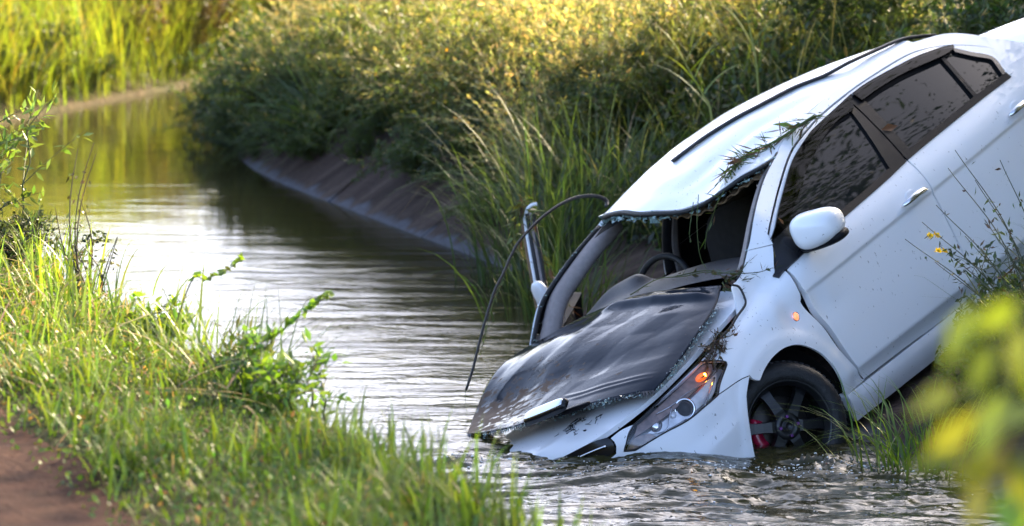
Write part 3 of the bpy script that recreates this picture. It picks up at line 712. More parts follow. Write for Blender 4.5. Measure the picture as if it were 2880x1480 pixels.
# window frames (white) around the glass
gi = [(p[0] - .002, p[1] - .004) for p in gt]
wt = S0('win_top'); rt = S0('rear_top')
ff = loop(gi[:9], [(gi[8]), (-1.694, 1.362)], wt[::-1], [wt[0], gi[0]])
panel('window_frame', ff, M['paint'], fd, side, step=.02, rim=.02)
rf = loop([(-1.70, 1.3745)] + gi[9:], [gi[-1], (-2.60, 1.040)], rt[::-1][:-1] + [(-1.70, 1.361)], [(-1.70, 1.361), (-1.70, 1.3745)])
panel('window_frame', rf, M['paint'], rd, side, step=.02, rim=.02)
panel('window_frame', rf, M['paint'], CAR, side, step=.03, rim=.006, mirror=True); panel('inner_trim', rf, M['void'], CAR, side, off=-.010, rim=0, step=.04, mirror=True)
# black window surrounds, glass, belt trims
fg = loop(wt, [wt[-1], (-1.694, 1.34)], [(-1.694, 1.34), (-1.60, 1.00)], [(-1.60, 1.00), (-1.316, .985), (-.919, .962), (-.64, .940)], [(-.64, .940), wt[0]])
panel('window_glass', fg, M['glass'], fd, side, off=-.010, rim=0)
rg = loop([(-1.70, 1.36)] + rt[1:], [rt[-1], (-2.253, 1.032), (-1.60, 1.006)], [(-1.60, 1.006), (-1.70, 1.36)])
panel('window_glass', rg, M['glass'], rd, side, off=-.012, rim=0); panel('window_glass', rg, M['glass'], CAR, side, off=-.012, rim=0, mirror=True, step=.04)
def band(poly, w):
    "a strip of width w just inside an outline"
    P = resample(catmull(poly, 8), .02); T = np.gradient(P, axis=0); T /= np.linalg.norm(T, axis=1)[:, None]; N2 = np.stack([T[:, 1], -T[:, 0]], -1)
    w = np.asarray(w, float) if np.ndim(w) else w
    return P, N2
P_, N_ = band(rt[5:], .03); inner = P_ - N_ * .028
if not inside_poly(inner[len(inner) // 2][None], rg)[0]: inner = P_ + N_ * .028
panel('window_surround', np.vstack([P_, inner[::-1]]), M['blackgloss'], rd, side, off=.003, rim=.012, step=.02)
bp = [tuple(D['bp_front'][0]), tuple(D['bp_front'][1]), tuple(D['bp_rear'][1]), tuple(D['bp_rear'][0])]
bpl = loop([(-1.592, 1.343), (-1.586, 1.301), (-1.45, 1.054), (-1.425, .995)], [(-1.425, .995), (-1.552, 1.004)], [(-1.552, 1.004), (-1.645, 1.357)], [(-1.645, 1.357), (-1.592, 1.343)])
panel('pillar_cover', bpl, M['plastic'], fd, side, off=.002, rim=.015, step=.02)
bpr = loop([(-1.655, 1.357), (-1.562, 1.005)], [(-1.562, 1.005), (-1.622, 1.006)], [(-1.622, 1.006), (-1.716, 1.30), (-1.735, 1.358)], [(-1.735, 1.358), (-1.655, 1.357)])
panel('pillar_cover', bpr, M['plastic'], rd, side, off=.003, rim=.015, step=.02)
def strip_on_side(name, pts, w, off, mat, parent, thick=.008, mirror=False):
    P2 = resample(catmull(pts, 8), .03); T = np.gradient(P2, axis=0); T /= np.linalg.norm(T, axis=1)[:, None]; Nn = np.stack([-T[:, 1], T[:, 0]], -1)
    L = np.vstack([P2 + Nn * w / 2, (P2 - Nn * w / 2)[::-1]])
    return panel(name, L, mat, parent, side, off=off, rim=thick, step=.03, mirror=mirror)
strip_on_side('belt_trim', [(-1.548, 1.009), (-1.316, .990), (-.919, .967), (-.63, .943)], .030, .006, M['plastic'], fd)
strip_on_side('belt_trim', [(-2.60, 1.040), (-2.253, 1.037), (-1.80, 1.022), (-1.562, 1.011)], .030, .006, M['plastic'], rd)
strip_on_side('quarter_divider', [(-2.372, 1.275), (-2.276, 1.045)], .026, .002, M['plastic'], rd)
# smoked wind visors
vf = loop([(-.507, 1.054)] + wt[1:], [wt[-1], (-1.60, 1.302)], [(-1.586, 1.301)] + S0('visF')[::-1][1:], [tuple(D['visF'][0]), (-.507, 1.054)])
def vismap(s, z): return side(s, z)
panel('wind_visor', vf, M['smoke'], fd, vismap, off=.016, rim=.014, step=.02)
vr = loop([(-1.70, 1.36)] + rt[1:5] + [(-2.497, 1.288)], [(-2.497, 1.288)] + S0('visR')[::-1], [tuple(D['visR'][0]), (-1.70, 1.36)])
panel('wind_visor', vr, M['smoke'], rd, vismap, off=.016, rim=.014, step=.02)
# mark on the visor
# --- door handles
def handle(s, z, parent):
    th = math.radians(1.5); h = .105
    P = [side(np.array(s + k * h), np.array(z + .012 * (1 - k * k))) + [0, .030 * (1 - abs(k) ** 3) + .010, 0] for k in np.linspace(-1, 1, 15)]
    V, F = tube(P, [.009 + .012 * (1 - abs(k) ** 4) for k in np.linspace(-1, 1, 15)], 12, .75); obj('door_handle', V, F, M['chrome'], parent)
    c = side(np.array(s - .005), np.array(z + .004)); V, F = superell(c + [0, -.0035, 0], (.050, .0065, .040), 1.0, 24, 12); obj('handle_cup', V, F, M['paint'], parent)
handle(-1.398, .846, fd); handle(-2.44, .893, rd)
# --- door mirror with its black sail
sl = loop([(-.516, 1.044), (-.428, .935), (-.398, .912)], [(-.398, .912), (-.396, .902), (-.404, .896)], [(-.404, .896), (-.458, .911), (-.626, .937)], [(-.626, .937), (-.66, .965), (-.640, 1.06)], [(-.640, 1.06), (-.516, 1.044)])
sail = panel('mirror_sail', sl, M['blackgloss'], fd, side, off=.012, rim=.016, step=.02)
mc = np.array([-.605, .985, 1.018]); rotm = Matrix.Rotation(R(14), 3, 'Z') @ Matrix.Rotation(R(-4), 3, 'X')
V, F = superell((0, 0, 0), (.100, .125, .080), .72, 40, 24)
V[:, 0] = np.where(V[:, 0] < 0, V[:, 0] * .55, V[:, 0]); V[:, 2] *= 1 - .10 * (V[:, 1] / .125); V[:, 0] += .035 * (1 - (V[:, 1] / .125) ** 2) - .02
V = V @ np.array(rotm).T + mc
mir = obj('door_mirror', V, F, M['paint'], fd)
V, F = superell((0, 0, 0), (.075, .118, .03), .75, 30, 14); V = V @ np.array(rotm).T + mc + [-.004, .0, -.067]; obj('mirror_base', V, F, M['plastic'], fd)
V, F = tube([mc + [.0, -.05, -.07], mc + [-.01, -.13, -.075], mc + [-.01, -.17, -.07]], [.035, .04, .045], 10, .6); obj('mirror_stalk', V, F, M['plastic'], fd)

# --- roof
def ditch_y(x):
    d = np.array(D['ditch'])[::-1]; xs, zs = d[:, 0], d[:, 1]; o = np.argsort(xs); zz = np.interp(x, xs[o], zs[o]); return Yside(x, zz), zz
def roof_z(x, y):
    x = np.asarray(x, float); y = np.asarray(y, float); z = Zroof(x, y)
    yd, zd = ditch_y(np.clip(x, -2.36, -1.0)); ze = Zroof(x, yd)
    k = sst(.55, 1.0, np.abs(y) / yd); z = z - (ze - zd + .004) * k * sst(-2.6, -2.2, x)
    # creases in the crushed sheet metal
    z = z + .010 * np.sin((x * .8 + y) * 17 + 2 * fbm(x * 2, y * 3, 2)) * np.exp(-(((x + 1.25) / .35) ** 2 + ((y - .40) / .13) ** 2))
    z = z - .012 * np.exp(-((y - .30 + .35 * (x + 1.3)) / .05) ** 2) * sst(-1.9, -1.4, x) * sst(-.78, -1.0, x)
    z = z + .006 * fbm(x * 3.2, y * 4.5, 3) * sst(-1.9, -1.3, x)
    return z
def roofmap(x, y): return np.stack([x, y, roof_z(x, y)], -1)
xl = np.linspace(-1.02, -2.36, 12); left = [(x, float(ditch_y(x)[0]) - .012) for x in xl]
front_edge = [(-1.03, -.56), (-.927, -.441), (-.84, -.25), (-.744, -.058), (-.715, .10), (-.712, .209)]
front_edge2 = [(-.712, .209), (-.738, .317), (-.751, .449), (-.801, .544), (-.879, .592), (-.98, .612)]
right = [(-2.36, -.515), (-1.9, -.53), (-1.4, -.56), (-1.03, -.56)]
rl = loop(front_edge, front_edge2, [(-.98, .612)] + left, [left[-1], (-2.52, .25), (-2.56, 0), (-2.52, -.25), (-2.36, -.515)], right)
roof = panel('roof', rl, M['paint'], CAR, roofmap, flip=False, rim=.012, step=.022)
# the left roof moulding has sprung out of its channel and lies across the roof
mp_ = [(-1.14, -.093), (-1.226, -.041), (-1.32, .02), (-1.443, .115), (-1.542, .186), (-1.596, .209), (-1.756, .267), (-1.886, .352)]
mpts = [(x, y, float(roof_z(x, y)) + .010) for x, y in mp_] + [(-2.02, .42, 1.471), (-2.23, .44, 1.450), (-2.39, .46, 1.430), (-2.51, .47, 1.397), (-2.63, .47, 1.357)]
V, F = tube(catmull(mpts, 6), .021, 8, .45); obj('roof_moulding', V, F, M['rubber'], roof)
# windscreen header: torn headliner board, rubber and glass left in the frame
fe = np.array(front_edge + front_edge2[1:]); fe3 = catmull(np.c_[fe, roof_z(fe[:, 0], fe[:, 1])], 6)
V, F = tube(fe3 + [.006, 0, -.014], .011, 6); obj('header_seal', V, F, M['rubber'], roof)
mb = MB()
h2 = fe3 + [-.035, 0, -.05]; h2 = h2 + np.c_[0 * h2[:, 0], 0 * h2[:, 0], .008 * np.sin(np.arange(len(h2)) * 1.7)]
for i in range(len(h2) - 1):
    a, b = h2[i], h2[i + 1]; w = np.array([-.20, 0, .015]); t = np.array([0, 0, -.006])
    mb.add([a, b, b + w, a + w, a + t, b + t, b + w + t, a + w + t], [(0,1,2,3),(7,6,5,4),(0,4,5,1),(2,6,7,3)])
mb.build('headliner', M['board'], CAR, False)
def crumbs(path, n, spread, size, seed, normal=(0, 0, 1)):
    rg_ = np.random.default_rng(seed); P = catmull(path, 10); mb = MB()
    for k in range(n):
        p = P[rg_.integers(len(P))] + rg_.normal(size=3) * spread; s = size * rg_.uniform(.4, 1.3)
        q = rg_.normal(size=(4, 3)) * s; q[:, 2] *= .6; mb.add(p + q, [(0,1,2),(0,2,3),(0,3,1),(1,3,2)])
    return mb
tag(crumbs(fe3[:24] + [.004, 0, -.03], 120, .010, .012, 1).build('glass_remnant', M['crumb'], roof, False), kind='stuff')
tag(crumbs(fe3[24:] + [.0, 0, -.028], 70, .007, .008, 2).build('glass_remnant', M['crumb'], roof, False), kind='stuff')
# sealing lip with glass down both windscreen pillars
wl3 = np.array([side(np.array(a), np.array(b)) for a, b in S0('wind_left')[:4] + [(-.405, 1.066), (-.317, 1.002), (-.25, .982)]])
for sgn in (1, -1):
    p3 = catmull(wl3 * [1, sgn, 1] + [-.012, -.012 * sgn, -.004], 6)
    V, F = tube(p3, .011, 6); obj('windscreen_seal', V, F, M['rubber'], CAR)
    tag(crumbs(p3 + [.004, 0, .0], 90, .005, .006, 5 + sgn).build('glass_remnant', M['crumb'], CAR, False), kind='stuff')
    # inner pillar trim
    q = catmull(wl3[:6] * [1, sgn, 1] + [-.075, -.050 * sgn, -.035], 6)
    V, F = tube(q, np.linspace(.052, .058, len(q)), 12, .8); obj('pillar_trim', V, F, M['greytrim'], CAR)
# --- hood, cowl
def hoodmap(s, t): x = x_of_s(s); y = t * HW * w_of_s(s); return np.stack([x, y, Zhood(x, y) + .006 * np.exp(-((np.abs(t) - .55) / .08) ** 2) * sst(-.2, .3, x)], -1)
V, F = gridmesh(hoodmap, np.concatenate([np.linspace(-.34, 1.0, 56), np.linspace(1.02, SMAX - .02, 24)]), np.linspace(-.955, .955, 61))
n0 = len(V); lipi = [i * 61 for i in range(80)] + [79 * 61 + j for j in range(61)] + [i * 61 + 60 for i in range(79, -1, -1)]
lip = V[lipi] * [1, .992, 1] - [0, 0, .022]; FF = [tuple(f) for f in F.tolist()]
VV = np.vstack([V, V[lipi], lip]); m_ = len(lipi)
for i in range(m_ - 1): FF.append((n0 + i + 1, n0 + i, n0 + m_ + i, n0 + m_ + i + 1))
hood = obj('hood', VV, [f[::-1] for f in FF], M['paint'], CAR)
# scratches through the paint beside the lamp
mb = MB(); rg_ = np.random.default_rng(11)
for k in range(26):
    s0 = rg_.uniform(.62, .78); t0 = rg_.uniform(.42, .72); pts = []
    for q in range(6): pts.append(hoodmap(np.array(s0 + q * .012 * rg_.uniform(.2, 1)), np.array(t0 + q * .012 * rg_.uniform(-.4, 1))) + [0, 0, .0015])
    tube_mb(mb, pts, rg_.uniform(.0008, .003), 4, None, .3)
mb.build('scratch', M['plastic'], hood)
# dark engine bay, inner wings, cabin tub behind the skin
tub = loop([(-.43, .20), (-2.70, .20)], [(-2.70, .20), (-2.70, 1.00)], [(-2.70, 1.00), (-.60, .90)], [(-.60, .90), (-.45, .88)], [(-.45, .88), (-.43, .20)])
for mir_ in (False, True): panel('inner_skin', tub, M['void'], CAR, side, off=-.06, rim=0, step=.06, mirror=mir_)
ebl = loop([(.15, .77), (.80, .69)], [(.80, .69), (1.3, .66)], [(1.3, .66), (1.3, .30)], [(1.3, .30), (.36, .30)], [(.36, .30), (.15, .64)], [(.15, .64), (.15, .77)])
for mir_ in (False, True): panel('inner_skin', ebl, M['void'], CAR, side, off=-.13, rim=0, step=.05, mirror=mir_)
V, F = boxv((-2.75, -.80, .18), (-.40, .80, .26)); obj('floor_pan', V, F, M['void'], CAR, False)
V, F = boxv((-.44, -.70, .26), (-.40, .70, .90)); obj('bulkhead', V, F, M['void'], CAR, False)
V, F = gridmesh(lambda A, B: np.stack([A, B * HW * w_of_s(s_of_x(A)) , zg(A) - .06 + 0 * A], -1), np.linspace(-.40, .80, 24), np.linspace(-.97, .97, 16)); obj('engine_bay', V, F, M['void'], CAR)
V, F = gridmesh(lambda A, B: np.stack([A, B, .965 + .04 * (A + .62) / -.3 - .09 * B * B], -1), np.linspace(-.62, -.24, 10), np.linspace(-.70, .70, 24)); obj('cowl', V, F, M['plastic'], CAR)
# --- wheel arches
def arch_liner(xc, y0, y1, r0, mir_):
    th = np.linspace(R(-25), R(205), 40); V = []; F = []
    for y in (y0, y1):
        for t in th: V.append((xc + r0 * math.cos(t), y, .30 + r0 * math.sin(t)))
    n = len(th)
    for i in range(n - 1): F.append((i, i + 1, n + i + 1, n + i))
    F.append(tuple(n + i for i in range(n)))
    V = np.array(V)
    if mir_: V = V * [1, -1, 1]; F = [f[::-1] for f in F]
    obj('arch_liner', V, F, M['void'], CAR)
for mir_ in (False, True):
    arch_liner(-.062, .815, .50, .37, mir_); arch_liner(-2.65, .84, .50, .40, mir_)
# --- front bumper, grille, lamps
bl = loop([(.141, .636), (.191, .643), (.330, .644)], [(.330, .644), (.341, .642), (.437, .632), (.537, .621), (.657, .624), (.791, .616)], [(.791, .616), (.835, .634)], [(.835, .634), (.768, .690), (.712, .7165)], [(.712, .7165), (.76, .719), (.822, .709)],
          [(.822, .709), (.828, .690), (.850, .658), (.90, .635), (1.2, .62), (SMAX - .01, .615)], [(SMAX - .01, .615), (SMAX - .01, .20)], [(SMAX - .01, .20), (.36, .20)], [(.36, .20), (.335, .28)] + S0('bump_edge')[::-1])
bump = panel('front_bumper', bl, M['paint'], CAR, bumper_map, rim=.025, step=.018, lines=[RIDGE[:-1], RIDGE[:-1] + [.006, .006], RIDGE[:-1] - [.006, .006]])
panel('front_bumper', bl, M['paint'], CAR, bumper_map, rim=.025, step=.03, mirror=True)
gl = loop([(.828, .720), (.90, .728), (1.05, .722), (1.25, .712), (SMAX - .005, .705)], [(SMAX - .005, .705), (SMAX - .005, .625)], [(SMAX - .005, .625), (1.2, .63), (.905, .645), (.852, .668), (.828, .705)], [(.828, .705), (.828, .720)])
for mir_ in (False, True):
    gp = panel('grille', gl, M['blackgloss'], CAR, side, off=-.004, rim=.03, step=.02, mirror=mir_)
    q = catmull([side(np.array(s), np.array(z)) * [1, -1 if mir_ else 1, 1] + [.004, 0, 0] for s, z in ((.865, .690), (.95, .694), (1.15, .690), (SMAX - .01, .684))], 6)
    V, F = tube(q, .008, 8, .6); obj('chrome_bar', V, F, M['chrome'], gp)
hlp = S0('hl')
hll = loop([hlp[15], hlp[0], hlp[1]], hlp[1:4], hlp[3:8], [hlp[7], hlp[8]], hlp[8:12], hlp[11:15] , [hlp[14], hlp[15]])
for mir_ in (False, True):
    sg = -1 if mir_ else 1
    lamp = panel('headlamp', hll, M['lampdark'], CAR, side, off=-.055, rim=0, step=.025, mirror=mir_)
    # bezel: outline swept inward
    P2 = resample(np.vstack([hll, hll[:1]]), .015); o1 = side(P2[:, 0], P2[:, 1]) * [1, sg, 1]; inn = o1 + [-.045, -.062 * sg, -.01]
    n = len(o1); Fq = [(i, i + 1, n + i + 1, n + i) if sg < 0 else (i + 1, i, n + i, n + i + 1) for i in range(n - 1)]
    obj('lamp_housing', np.vstack([o1 + [-.002, -.004 * sg, 0], inn]), Fq, M['lampdark'], lamp)
    V, F = tube(o1 + [-.001, -.001 * sg, 0], .0038, 6); obj('lamp_gasket', V, F, M['rubber'], lamp)
    panel('lamp_lens', hll, M['lens'], lamp, side, off=.001, rim=0, step=.02, mirror=mir_)
    H_ = {k: np.array(v) * [1, sg, 1] for k, v in D['hl_in'].items()}
    # reflector area (outer) and brown turn-signal area (inner, along the hood)
    up = loop([(.70, .714), (.663, .720), (.523, .749), (.386, .772), (.255, .788), (.225, .766)], [(.225, .766), (.30, .738), (.43, .715), (.60, .690), (.76, .672)], [(.76, .672), (.70, .714)])
    panel('turn_signal_bowl', up, M['amber'], lamp, side, off=-.018, rim=.02, step=.02, mirror=mir_)
    dn = loop([(.23, .752), (.31, .728), (.43, .705), (.58, .685), (.70, .665)], [(.70, .665), (.66, .640), (.54, .636), (.437, .647), (.345, .657), (.29, .69), (.23, .752)])
    panel('reflector', dn, M['reflector'], lamp, side, off=-.034, rim=.02, step=.02, mirror=mir_)
    fr = loop([(.70, .660), (.76, .672), (.815, .640)], [(.815, .640), (.785, .626), (.68, .633)], [(.68, .633), (.70, .660)]); panel('turn_signal_bowl', fr, M['amber'], lamp, side, off=-.025, rim=.02, step=.02, mirror=mir_)
    c = H_['proj'][0]; V, F = superell(c, (.036, .036, .036), 1, 28, 16); obj('projector_lens', V, F, M['lensball'] if 'lensball' in M else M['glass'], lamp)
    ax = np.array([.62, .72 * sg, .1]); ax /= np.linalg.norm(ax); u = np.cross(ax, [0, 0, 1]); u /= np.linalg.norm(u); v = np.cross(ax, u)
    rg3 = [c + ax * .006 + .042 * (math.cos(t) * u + math.sin(t) * v) for t in np.linspace(0, 2 * math.pi, 33)]
    V, F = tube(rg3, .007, 8, cap=False); obj('projector_ring', V, F, M['chrome'], lamp)
    c = H_['bowl'][0]; V, F = superell(c - ax * .02, (.045, .03, .035), 1, 28, 16); obj('high_beam_bowl', V, F, M['chrome'], lamp)
    c = H_['small'][0]; V, F = superell(c - ax * .015, (.022, .02, .022), 1, 20, 12); obj('parking_lamp', V, F, M['reflector'], lamp)
    for key, r_ in (('strip', .004), ('strip2', .007), ('bar', .0035)):
        V, F = tube(catmull(H_[key], 6), r_, 6, .6); obj('chrome_trim', V, F, M['chrome'], lamp)
    c = H_['bulb'][0] + ax * .024; V, F = superell(c, (.0075, .0075, .0075), 1, 16, 10); obj('turn_bulb', V, F, M['bulb'] if sg > 0 else M['amber'], lamp)
    c = (H_['bulb'][0] * .45 + H_['bulb2'][0] * .55) + ax * .004; V, F = superell(c, (.036, .022, .018), 1, 20, 12); obj('amber_cup', V, F, M['glow'] if sg > 0 else M['amber'], lamp)
# right fender
panel('front_fender', fend, M['paint'], CAR, dented, step=.035, mirror=True)
# --- rear end (mostly beyond the frame)
V, F = gridmesh(lambda A, B: np.stack([A, B * (.52 + .10 * (-2.36 - A)), np.interp(A, [-3.12, -2.85, -2.55], [1.10, 1.235, 1.392])[...] - .05 * B * B], -1), np.linspace(-2.56, -3.12, 10), np.linspace(-1, 1, 16)); obj('rear_window', V, F, M['glass'], CAR)
V, F = gridmesh(lambda A, B: np.stack([A, B * .70, np.interp(A, [-3.95, -3.6, -3.3, -3.10], [1.075, 1.150, 1.150, 1.10])[...] - .05 * B * B], -1), np.linspace(-3.08, -3.62, 14), np.linspace(-1, 1, 20)); obj('boot_lid', V, F, M['paint'], CAR)
V, F = gridmesh(lambda A, B: np.stack([-3.60 - .06 * (1 - B * B) + .1 * (1.1 - A) * 0, B * .74, A], -1), np.linspace(.25, 1.12, 10), np.linspace(-1, 1, 20)); obj('rear_bumper', V, F, M['paint'], CAR)

# --- wheels
def lathe(prof, n=48):
    t = np.arange(n) / n * 2 * np.pi; V = []; F = []
    for r, y in prof: V.append(np.stack([r * np.cos(t), np.full(n, y), r * np.sin(t)], -1))
    V = np.vstack(V); m = len(prof)
    for i in range(m - 1):
        for j in range(n): k = (j + 1) % n; F.append((i * n + j, (i + 1) * n + j, (i + 1) * n + k, i * n + k))
    return V, F
def make_wheel(name):
    w = empty(name)
    V, F = lathe([(.200, .000), (.205, .012), (.222, .020), (.250, .018), (.272, .006), (.282, -.012), (.285, -.04), (.285, -.15), (.280, -.18), (.265, -.195), (.215, -.20), (.20, -.19)], 64)
    ty = obj('tyre', V, F, M['rubber'], w)
    mb = MB()
    for k in range(60):
        for y in (-.035, -.085, -.125):
            t = k / 60 * 2 * math.pi + y * 2; c, s = math.cos(t), math.sin(t); q = []
            for dt, dy, dr in ((-.030, -.016, 0), (.030, -.016, 0), (.034, .016, 0), (-.026, .016, 0)):
                q.append([(.2895) * math.cos(t + dt), y + dy, (.2895) * math.sin(t + dt)])
            q2 = [[a * .985, b, cc_ * .985] for a, b, cc_ in q]; mb.add(q + q2, [(0, 1, 2, 3), (0, 4, 5, 1), (1, 5, 6, 2), (2, 6, 7, 3), (3, 7, 4, 0)])
    mb.build('tread_block', M['rubber'], w, False)
    V, F = lathe([(.196, -.19), (.196, -.10), (.186, -.060), (.188, -.018), (.194, -.012), (.203, -.004), (.207, .002), (.205, .008), (.199, .008), (.194, .002), (.186, -.012), (.180, -.020)][::-1], 64)
    rim = obj('rim', V, F, M['alloy'], w)
    for k in range(6):
        mb = MB(); a0 = k * math.pi / 3 + math.pi / 2; rows = [(.045, .032, -.020, .030), (.075, .027, -.017, .030), (.115, .024, -.022, .03), (.155, .025, -.030, .03), (.190, .034, -.045, .03)]
        V = []
        for r, hw, y, d in rows:
            for u, yy in ((-hw, y - d), (-hw * .86, y), (hw * .86, y), (hw, y - d)):
                V.append((r * math.cos(a0) - u * math.sin(a0), yy, r * math.sin(a0) + u * math.cos(a0)))
        F = []
        for i in range(4):
            for j in range(3): F.append((i * 4 + j, i * 4 + j + 1, (i + 1) * 4 + j + 1, (i + 1) * 4 + j))
        obj('spoke', V, [f for f in F], M['alloy'], w, False)
    V, F = lathe([(.0, -.012), (.014, -.012), (.016, -.004), (.020, -.004), (.022, -.020), (.030, -.020), (.033, -.010), (.046, -.010), (.060, -.016), (.066, -.032), (.066, -.06)], 40); obj('hub', V, F, M['alloy'], w)
    for k in range(4):
        t = k * math.pi / 2 + .35; V, F = tube([(.043 * math.cos(t), -.02, .043 * math.sin(t)), (.043 * math.cos(t), .003, .043 * math.sin(t))], .0075, 6); obj('lug_nut', V, F, M['nut'], w, False)
    V, F = lathe([(.05, -.10), (.135, -.10), (.138, -.105), (.138, -.118), (.05, -.118)], 48); obj('brake_disc', V, F, M['rotor'], w)
    V, F = lathe([(.196, -.135), (.03, -.135)], 32); obj('brake_shield', V, F, M['void'], w)
    return w
def copy_tree(o, parent=None):
    c = o.copy(); COL.objects.link(c); c.parent = parent
    for ch in list(o.children): copy_tree(ch, c)
    return c
w0 = make_wheel('wheel')
# caliper on the steered front wheel
mb = MB(); th = np.linspace(R(163), R(228), 9); V = []
for t in th:
    for r, y in ((.100, -.075), (.148, -.075), (.150, -.13), (.100, -.13)): V.append((r * math.cos(t), y, r * math.sin(t)))
F = [(i * 4 + j, i * 4 + (j + 1) % 4, (i + 1) * 4 + (j + 1) % 4, (i + 1) * 4 + j) for i in range(8) for j in range(4)] + [(3, 2, 1, 0), (32, 33, 34, 35)]
V = np.array(V) * [1, 1, 1]
cp = obj('brake_caliper', V, F, M['caliper'], w0)
w0.parent = CAR
# wheel x axis points forward; the caliper leads the axle, so turn it to the front
cp.rotation_euler = (0, R(180), 0)
def place_wheel(w, loc, steer, flip=False, spin=0):
    w.matrix_local = Matrix.Translation(loc) @ Matrix.Rotation(R(steer) + (math.pi if flip else 0), 4, 'Z') @ Matrix.Rotation(R(spin), 4, 'Y')
hubp = Vector((-.031, .80, .331)); nrm_ = Vector((math.sin(R(25)), math.cos(R(25)), 0))
place_wheel(w0, hubp + nrm_ * .012, -25, False, 6)
w1 = copy_tree(w0, CAR); place_wheel(w1, Vector((-.031, -.79, .331)), -25, True)
w2 = copy_tree(w0, CAR); place_wheel(w2, Vector((-2.65, .80, .30)), 0)
w3 = copy_tree(w0, CAR); place_wheel(w3, Vector((-2.65, -.80, .30)), 0, True)

# --- interior
def dashf(A, B):
    x = A; y = B
    edge = -.66 - .10 * np.exp(-((y + .33) / .20) ** 2) + .10 * (y / .66) ** 2
    t = A; X = -.34 + (edge + .34) * t
    Z = 1.045 - .06 * (np.abs(y) / .66) ** 2.2 + .012 * np.sin(t * 3.1) + .060 * np.exp(-((y + .33) / .165) ** 4) * sst(.45, .95, t) - .02 * sst(.8, 1.0, t) * 0
    return np.stack([X, y, Z], -1)
V, F = gridmesh(dashf, np.linspace(0, 1, 22), np.linspace(-.655, .66, 60))
n = len(V); back = V[21 * 60:22 * 60]; low = back + [-.05, 0, -.10]; low2 = back + [.05, 0, -.40]
VV = np.vstack([V, low, low2]); FF = [tuple(f) for f in F.tolist()]
for j in range(59):
    FF.append((21 * 60 + j, 21 * 60 + j + 1, n + j + 1, n + j)); FF.append((n + j, n + j + 1, n + 60 + j + 1, n + 60 + j))
dash = obj('dashboard', VV, [f[::-1] for f in FF], M['dash'], CAR)
# cable ducts, binnacle lip
sw = empty('steering_wheel'); sw.parent = CAR
sw.matrix_local = Matrix.Translation((-.875, -.285, .935)) @ Matrix.Rotation(R(-24), 4, 'Y') 
t = np.linspace(0, 2 * math.pi, 49); V, F = tube([(0, .185 * math.cos(a), .178 * math.sin(a)) for a in t], .0155, 10, cap=False); obj('wheel_rim', V, F, M['rubber'], sw)
V, F = superell((.02, 0, -.01), (.035, .075, .06), .7, 24, 12); obj('horn_pad', V, F, M['dash'], sw)
for sg in (-1, 1):
    V, F = tube([(.01, sg * .06, 0), (.005, sg * .175, .02)], .018, 8, .5); obj('wheel_spoke', V, F, M['dash'], sw)
V, F = tube([(.03, 0, 0), (.30, 0, -.04)], .03, 10); obj('steering_column', V, F, M['plastic'], sw)
for y in (-.36, .36):
    st = empty('front_seat'); st.parent = CAR; st.location = (-1.42, y, .30)
    V, F = superell((.05, 0, .18), (.27, .25, .10), .55, 28, 12); obj('seat_cushion', V, F, M['fabric'], st)
    V, F = superell((-.22, 0, .48), (.10, .25, .33), .6, 28, 14, Matrix.Rotation(R(-12), 3, 'Y')); obj('backrest', V, F, M['fabric'], st)
    V, F = superell((-.30, 0, .87), (.06, .14, .09), .65, 24, 12); obj('headrest', V, F, M['fabric'], st)
V, F = superell((-2.30, 0, .72), (.14, .66, .38), .5, 30, 14, Matrix.Rotation(R(-14), 3, 'Y')); obj('rear_seat', V, F, M['fabric'], CAR)
V, F = gridmesh(lambda A, B: np.stack([A, B, Zroof(A, B) - .055], -1), np.linspace(-2.5, -.86, 16), np.linspace(-.52, .52, 14)); obj('headliner', V, F, M['void'], CAR)
# right centre pillar and its belt
bp_ = [side(np.array(s), np.array(z)) * [1, -1, 1] + [0, .035, 0] for s, z in ((-1.60, 1.36), (-1.62, 1.2), (-1.60, 1.02), (-1.58, .8), (-1.58, .4))]
V, F = tube(catmull(bp_, 6), .055, 10, .6); obj('centre_pillar', V, F, M['plastic'], CAR)
V, F = tube(catmull([np.array(p) + [.03, .055, 0] for p in bp_[:4]], 5), .024, 6, .1); obj('seat_belt', V, F, M['greytrim'], CAR)

# --- right front door, swung part-way open
hin = np.array([-.45, -.86, 0]); ang = R(29); tiltup = R(1)
def door_xf(V):
    Q = V - hin; Ry = np.array(Matrix.Rotation(tiltup, 3, 'Y')); Rz = np.array(Matrix.Rotation(ang, 3, 'Z'))
    return Q @ Ry.T @ Rz.T + hin
od = panel('front_door', door_low(True), M['paint'], CAR, side, rim=.006, step=.035, mirror=True, xf=door_xf); od['label'] = 'right front door hanging open with its window frame bent'
inn = loop([(-.47, .90), (-.60, .36)], [(-.60, .36), (-1.54, .36)], [(-1.54, .36), (-1.552, .995)], [(-1.552, .995), (-.92, .952), (-.62, .93), (-.47, .90)])
panel('door_card', door_low(True), M['fabric'], od, side, off=-.009, rim=.04, step=.06, mirror=True, xf=door_xf)
post = np.array([(-1.06, -1.28, .93), (-1.11, -1.30, 1.05), (-1.18, -1.30, 1.20), (-1.255, -1.30, 1.36), (-1.318, -1.30, 1.485)]); sidev = np.array([-.70, .71, 0])
for k, (dx, r_, mt) in enumerate(((-.024, .008, 'board'), (-.009, .009, 'paint'), (.009, .011, 'rubber'), (.027, .009, 'greytrim'), (.041, .009, 'rubber'))):
    q = post + sidev * dx; V, F = tube(catmull(q, 5), r_, 8, 1.3); obj('window_post', V, F, M[mt], od)
q = [post[-1] + sidev * .0, post[-1] + sidev * .02 + [0, 0, .022], post[-1] + sidev * .05 + [0, 0, .030], post[-1] + sidev * .075 + [0, 0, .022]]
